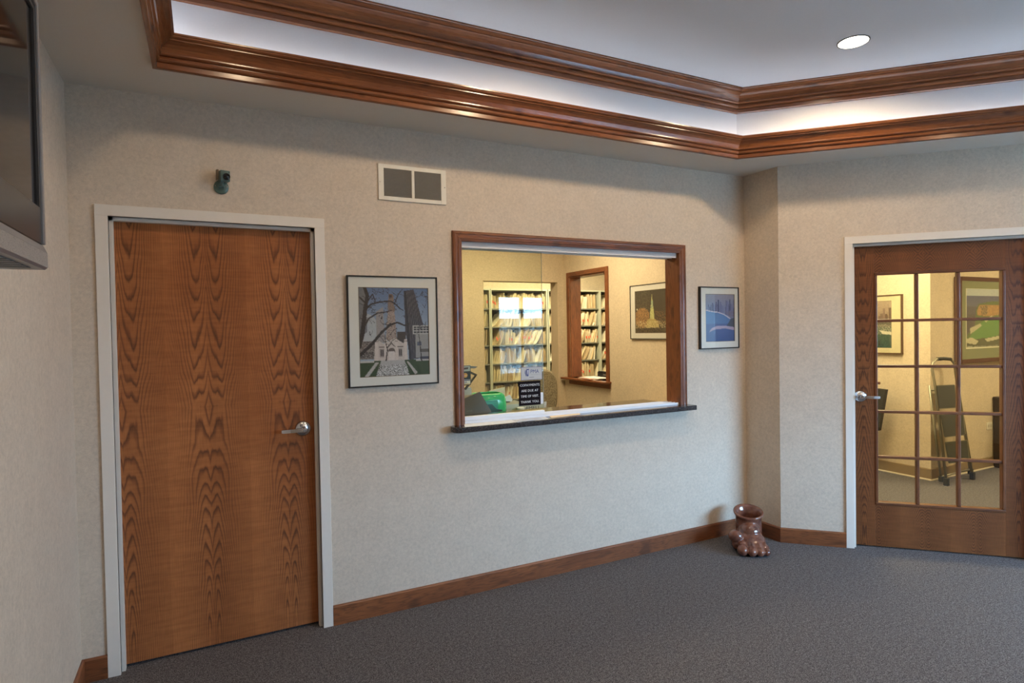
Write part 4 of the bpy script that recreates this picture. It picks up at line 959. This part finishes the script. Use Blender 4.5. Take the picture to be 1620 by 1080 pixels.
# folder meshes: curved folder seen from its narrow side
def folder_mesh(kind, lean, th, hgt, mi, tabz):
    bm = bmesh.new(); n = 5; dep = .235
    def X(v): return lean * ((v / hgt) ** .72) * hgt
    def strip(xo, t, y0, h, m):
        V = []
        for i in range(n + 1):
            v = h * i / n; x = X(v) + xo; V.append([bm.verts.new(p) for p in ((x, y0, v), (x + t, y0, v), (x + t, dep, v), (x, dep, v))])
        for A, B in zip(V, V[1:]):
            for k in range(4): bm.faces.new((A[k], A[(k + 1) % 4], B[(k + 1) % 4], B[k])).material_index = m
        bm.faces.new(V[0]).material_index = m; bm.faces.new(V[-1]).material_index = m
    strip(0, .0014, 0, hgt, 0); strip(th - .0014, .0014, .004, hgt - .008, 0); strip(.0022, th - .0044, .024, hgt - .016, 1)
    if kind:
        v0 = tabz; xa = X(v0 + .014)
        bx(bm, (xa - .0006, -.0012, v0), (xa + th * .95, .0002, v0 + .036), 2)
    bmesh.ops.recalc_face_normals(bm, faces=bm.faces); me = bpy.data.meshes.new('file_folder'); bm.to_mesh(me); bm.free()
    for m in (MMA[mi], MMA[2], MRD): me.materials.append(m)
    return me
rnd = random.Random(11); lib = {}
for li, le in enumerate((-.04, .08, .32, .58, .85)):
    for mi in range(4):
        for tb_ in (0, 1):
            lib[li, mi, tb_] = [folder_mesh(tb_, le, th, rnd.uniform(.168, .222), mi, rnd.uniform(.05, .085)) for th in (.008, .012, .017)]
place = []   # (x, z, mesh, tab, bay, row)
SPAN = [(1, 3.528, 4.405), (0, 3.33, 3.489), (2, 4.440, 4.62), (2, 4.86, 5.307), (3, 5.346, 5.72)]
rown = ['top', 'second', 'third', 'fourth', 'fifth', 'sixth']
for bay, xa, xb in SPAN:
    for ri, z in enumerate(ROWZ + ([.611] if xb < 4.7 else [])):
        x = xa + rnd.uniform(.002, .02); tabrow = rnd.random() < .65; left = 0
        while x < xb - .02:
            if left <= 0: li = rnd.choice((0, 1, 2, 2, 3, 3, 4)); left = rnd.randint(4, 11); gap = rnd.random() < .5; tabs = tabrow and rnd.random() < .8; mbase = rnd.randint(0, 3)
            th = rnd.choice((0, 0, 1, 1, 2)); mi = mbase if rnd.random() < .6 else rnd.randint(0, 3)
            tb_ = 1 if (tabs and rnd.random() < .45) else 0
            l2 = li
            while l2 > 1 and x + (-.04, .08, .32, .58, .85)[l2] * .215 + .02 > xb: l2 -= 1
            if x + (.008, .012, .017)[th] > xb: break
            place.append((x, z, lib[l2, mi, tb_][th], tb_, bay, ri, rnd.uniform(.004, .055)))
            x += (.0095, .0135, .0185)[th] + rnd.uniform(0, .008); left -= 1
            if left <= 0 and gap: x += rnd.uniform(.015, .05)
CAMP = Vector((0, -3.3415, 1.5745))
def vis(p):
    d = (Vector((p[0], YS, p[1])) - CAMP).length; pen = 0
    if p[0] < 3.43: pen = 2
    if p[5] == 5: pen = 2.5
    if p[0] > 4.45 and p[0] < 4.97: pen = 5
    return d + pen
place.sort(key=vis)
bayn = {1: 'bay filling the doorway', 0: 'strip at the doorway left edge', 2: 'bay seen through the pass-through', 3: 'far right bay in the pass-through'}
rest = bmesh.new()
for k, (x, z, me, tb_, bay, ri, yo) in enumerate(place):
    if k < 300:
        o = bpy.data.objects.new('file_folder', me); C.objects.link(o); o.location = (x, YS + yo, z)
        o['label'] = '%s file folder in the %s row, %s' % ('manila red-tabbed' if tb_ else 'plain manila', rown[ri], bayn[bay]); o['category'] = 'folder'
        o['group'] = '%s folders, %s row, %s' % ('red-tabbed' if tb_ else 'plain', rown[ri], bayn[bay])
    else:
        m2 = me.copy(); m2.transform(Matrix.Translation((x, YS + yo, z)))
        b2 = [p.material_index for p in me.polygons]; base = len(rest.faces)
        idx = list(me.materials)[0]; rest.from_mesh(m2); rest.faces.ensure_lookup_table()
        for q, b in enumerate(b2):
            rest.faces[base + q].material_index = {0: MMA.index(idx), 1: 4, 2: 5}[b]
        bpy.data.meshes.remove(m2)
if len(rest.faces):
    o = obj('file_folders', rest, [*MMA, MMA[2], MRD], fix=False); o['kind'] = 'stuff'; tag(o, 'remaining manila file folders at the edges and lowest rows of the file shelves', 'folders')

# ================================================================== HALL THINGS
# folding step stool leaning folded against the corner
LA = thing('step_ladder', 'folded metal step stool with three ribbed grey treads leaning by the wall corner', 'ladder', (6.62, -.10, 0))
MLM = plain('ladder_enamel', (.30, .28, .20, 1), .35, .5); MRT = plain('tread_grey', (.085, .09, .075, 1), .7); MRF = plain('rubber_black', (.03, .03, .025, 1), .8)
def LP(x, z, off=0):
    yw = -.015 + .085 * z / 1.2 + off; k = 1 + yw / 3.3415
    return (x * k - 6.62, yw + .10, 1.5745 + (z - 1.5745) * k)   # leaning plane, world x and z -> local
# front frame: one bent tube (rails + top handle)
pts = [(6.435, .03), (6.262, .94), (6.205, 1.13), (6.215, 1.19), (6.27, 1.225), (6.40, 1.225), (6.52, 1.215), (6.585, 1.17), (6.612, 1.05), (6.90, .03)]
bm = bmesh.new(); tube(bm, [LP(x, z, -.02) for x, z in pts], .0125, 10); obj('front_frame', bm, MLM, LA)
bm = bmesh.new(); tube(bm, [LP(x, z, -.02) for x, z in ((6.29, 1.226), (6.40, 1.2265), (6.52, 1.216))], .0165, 10); obj('hand_grip', bm, MRF, LA, label='dark foam hand grip')
for (xa, za), (xb, zb) in (((6.155, .98), (6.345, .07)), ((6.65, .95), (6.86, .08))):
    bm = bmesh.new(); tube(bm, [LP(xa, za, .045), LP(xb, zb, .045)], .0115, 8); obj('rear_leg', bm, MLM, LA)
bm = bmesh.new(); tube(bm, [LP(6.345, .08, .045), LP(6.86, .09, .045)], .010, 8); tube(bm, [LP(6.17, .93, .045), LP(6.645, .92, .045)], .009, 8); obj('rear_brace', bm, MLM, LA)
for x, z, o_ in ((6.437, .0, -.02), (6.903, .0, -.02), (6.352, .03, .045), (6.868, .04, .045)):
    p = LP(x, z + .002, o_); bm = bmesh.new(); bx(bm, (p[0] - .02, p[1] - .02, p[2] if z else .0), (p[0] + .02, p[1] + .02, p[2] + .055), 0, .005); obj('foot_cap', bm, MRF, LA)
for q in (((6.262, .975), (6.595, .965), (6.632, .728), (6.315, .742)), ((6.332, .690), (6.745, .668), (6.785, .445), (6.400, .455)), ((6.405, .415), (6.820, .395), (6.855, .182), (6.47, .190))):
    bm = bmesh.new()
    def L2(a, b, off): x = (q[0][0] * (1 - a) + q[1][0] * a) * (1 - b) + (q[3][0] * (1 - a) + q[2][0] * a) * b; z = (q[0][1] * (1 - a) + q[1][1] * a) * (1 - b) + (q[3][1] * (1 - a) + q[2][1] * a) * b; return LP(x, z, off)
    c_ = [(0.04, 0), (.96, 0), (1, .05), (1, .93), (.94, 1), (.06, 1), (0, .93), (0, .05)]
    prism(bm, c_, lambda u, v, w: L2(u, v, w), -.045, -.020); tr_ = obj('tread', bm, MLM, LA, label='metal rimmed step')
    bm = bmesh.new()
    for k in range(13):
        v0 = .05 + k * .07; vs = [L2(a, b, w) for w in (-.050, -.046) for a, b in ((.05, v0), (.95, v0), (.95, v0 + .045), (.05, v0 + .045))]
        V = [bm.verts.new(p) for p in vs]
        for f in ((0, 1, 2, 3), (4, 7, 6, 5), (0, 4, 5, 1), (1, 5, 6, 2), (2, 6, 7, 3), (3, 7, 4, 0)): bm.faces.new([V[i] for i in f])
    vs = [bm.verts.new(L2(a, b, -.0465)) for a, b in ((.03, .03), (.97, .03), (.97, .97), (.03, .97))]; bm.faces.new(vs)
    rb = obj('ribbed_pad', bm, MRT, tr_)
# black chair peeking out by the left stile
bc = thing('side_chair', 'black chair with brown arm, mostly hidden by the left door stile', 'chair', (6.13, .80, 0))
bm = bmesh.new(); prism(bm, [(-.36, .90), (-.285, .47), (.16, .47), (.16, .93)], lambda u, v, w: (w, u, v), .06, .11); obj('backrest', bm, plain('black_upholstery', (.025, .025, .02, 1), .6), bc)
bm = bmesh.new(); tube(bm, [(.05, -.31, .965), (.05, -.10, .975), (.05, .15, .965)], .014, 10); tube(bm, [(.05, .05, .5), (.05, .05, .965)], .01, 8); obj('armrest', bm, plain('brown_arm', (.12, .045, .025, 1), .4), bc)
bm = bmesh.new(); bx(bm, (-.40, -.20, .42), (.10, .20, .48), 0, .02); obj('seat', bm, MBK, bc)
bm = bmesh.new(); tube(bm, [(-.15, 0, .42), (-.15, 0, .06)], .025, 12); obj('post', bm, MBK, bc)
for k in range(5):
    a = 2 * math.pi * k / 5 - .95; bm = bmesh.new(); tube(bm, [(-.15, 0, .07), (-.15 + .30 * math.cos(a), .30 * math.sin(a), .035)], [.02, .012], 8); bx(bm, (-.15 + .30 * math.cos(a) - .02, .30 * math.sin(a) - .02, 0), (-.15 + .30 * math.cos(a) + .02, .30 * math.sin(a) + .02, .04), 0, .008); obj('base_leg', bm, MBK, bc)
# outlet
ol = thing('wall_outlet', 'ivory electrical outlet plate low on the hall wall right of the step stool', 'outlet', (7.535, YI, .455))
obj('cover_plate', box((-.062, -.006, -.040), (.052, 0, .040), .002), plain('ivory', (.78, .74, .60, 1), .4), ol)
for x in (-.027, .020): obj('socket', box((x - .012, -.0075, -.016), (x + .012, -.006, .016), .002), plain('ivory_dark', (.60, .56, .42, 1), .4), ol)
# dark cabinet with leaning white board
cb = thing('dark_cabinet', 'dark brown wooden cabinet at the right edge of the glazed door view', 'cabinet', (7.62, -.20, 0))
MDC = plain('espresso_wood', (.030, .018, .012, 1), .3)
obj('side_panel', box((-.02, -.12, .0), (.0, .335, .74), .002), MDC, cb); obj('top_panel', box((-.03, -.14, .74), (.9, .335, .765), .003), MDC, cb); obj('front_panel', box((0, -.12, .05), (.9, -.10, .74), .002), MDC, cb); obj('side_panel', box((.88, -.12, 0), (.9, .335, .74)), MDC, cb); obj('back_panel', box((0, .315, 0), (.88, .335, .74)), MDC, cb)
wp = thing('white_board', 'white board leaning against the dark cabinet', 'board', (7.55, -.28, 0))
bm = bmesh.new(); prism(bm, [(.02, .70), (.20, .70), (.32, .02), (.135, .02)], lambda u, v, w: (u, w, v), 0, .012); obj('board_sheet', bm, MPA, wp)
print('objects', len(bpy.data.objects), 'folders', len(place))
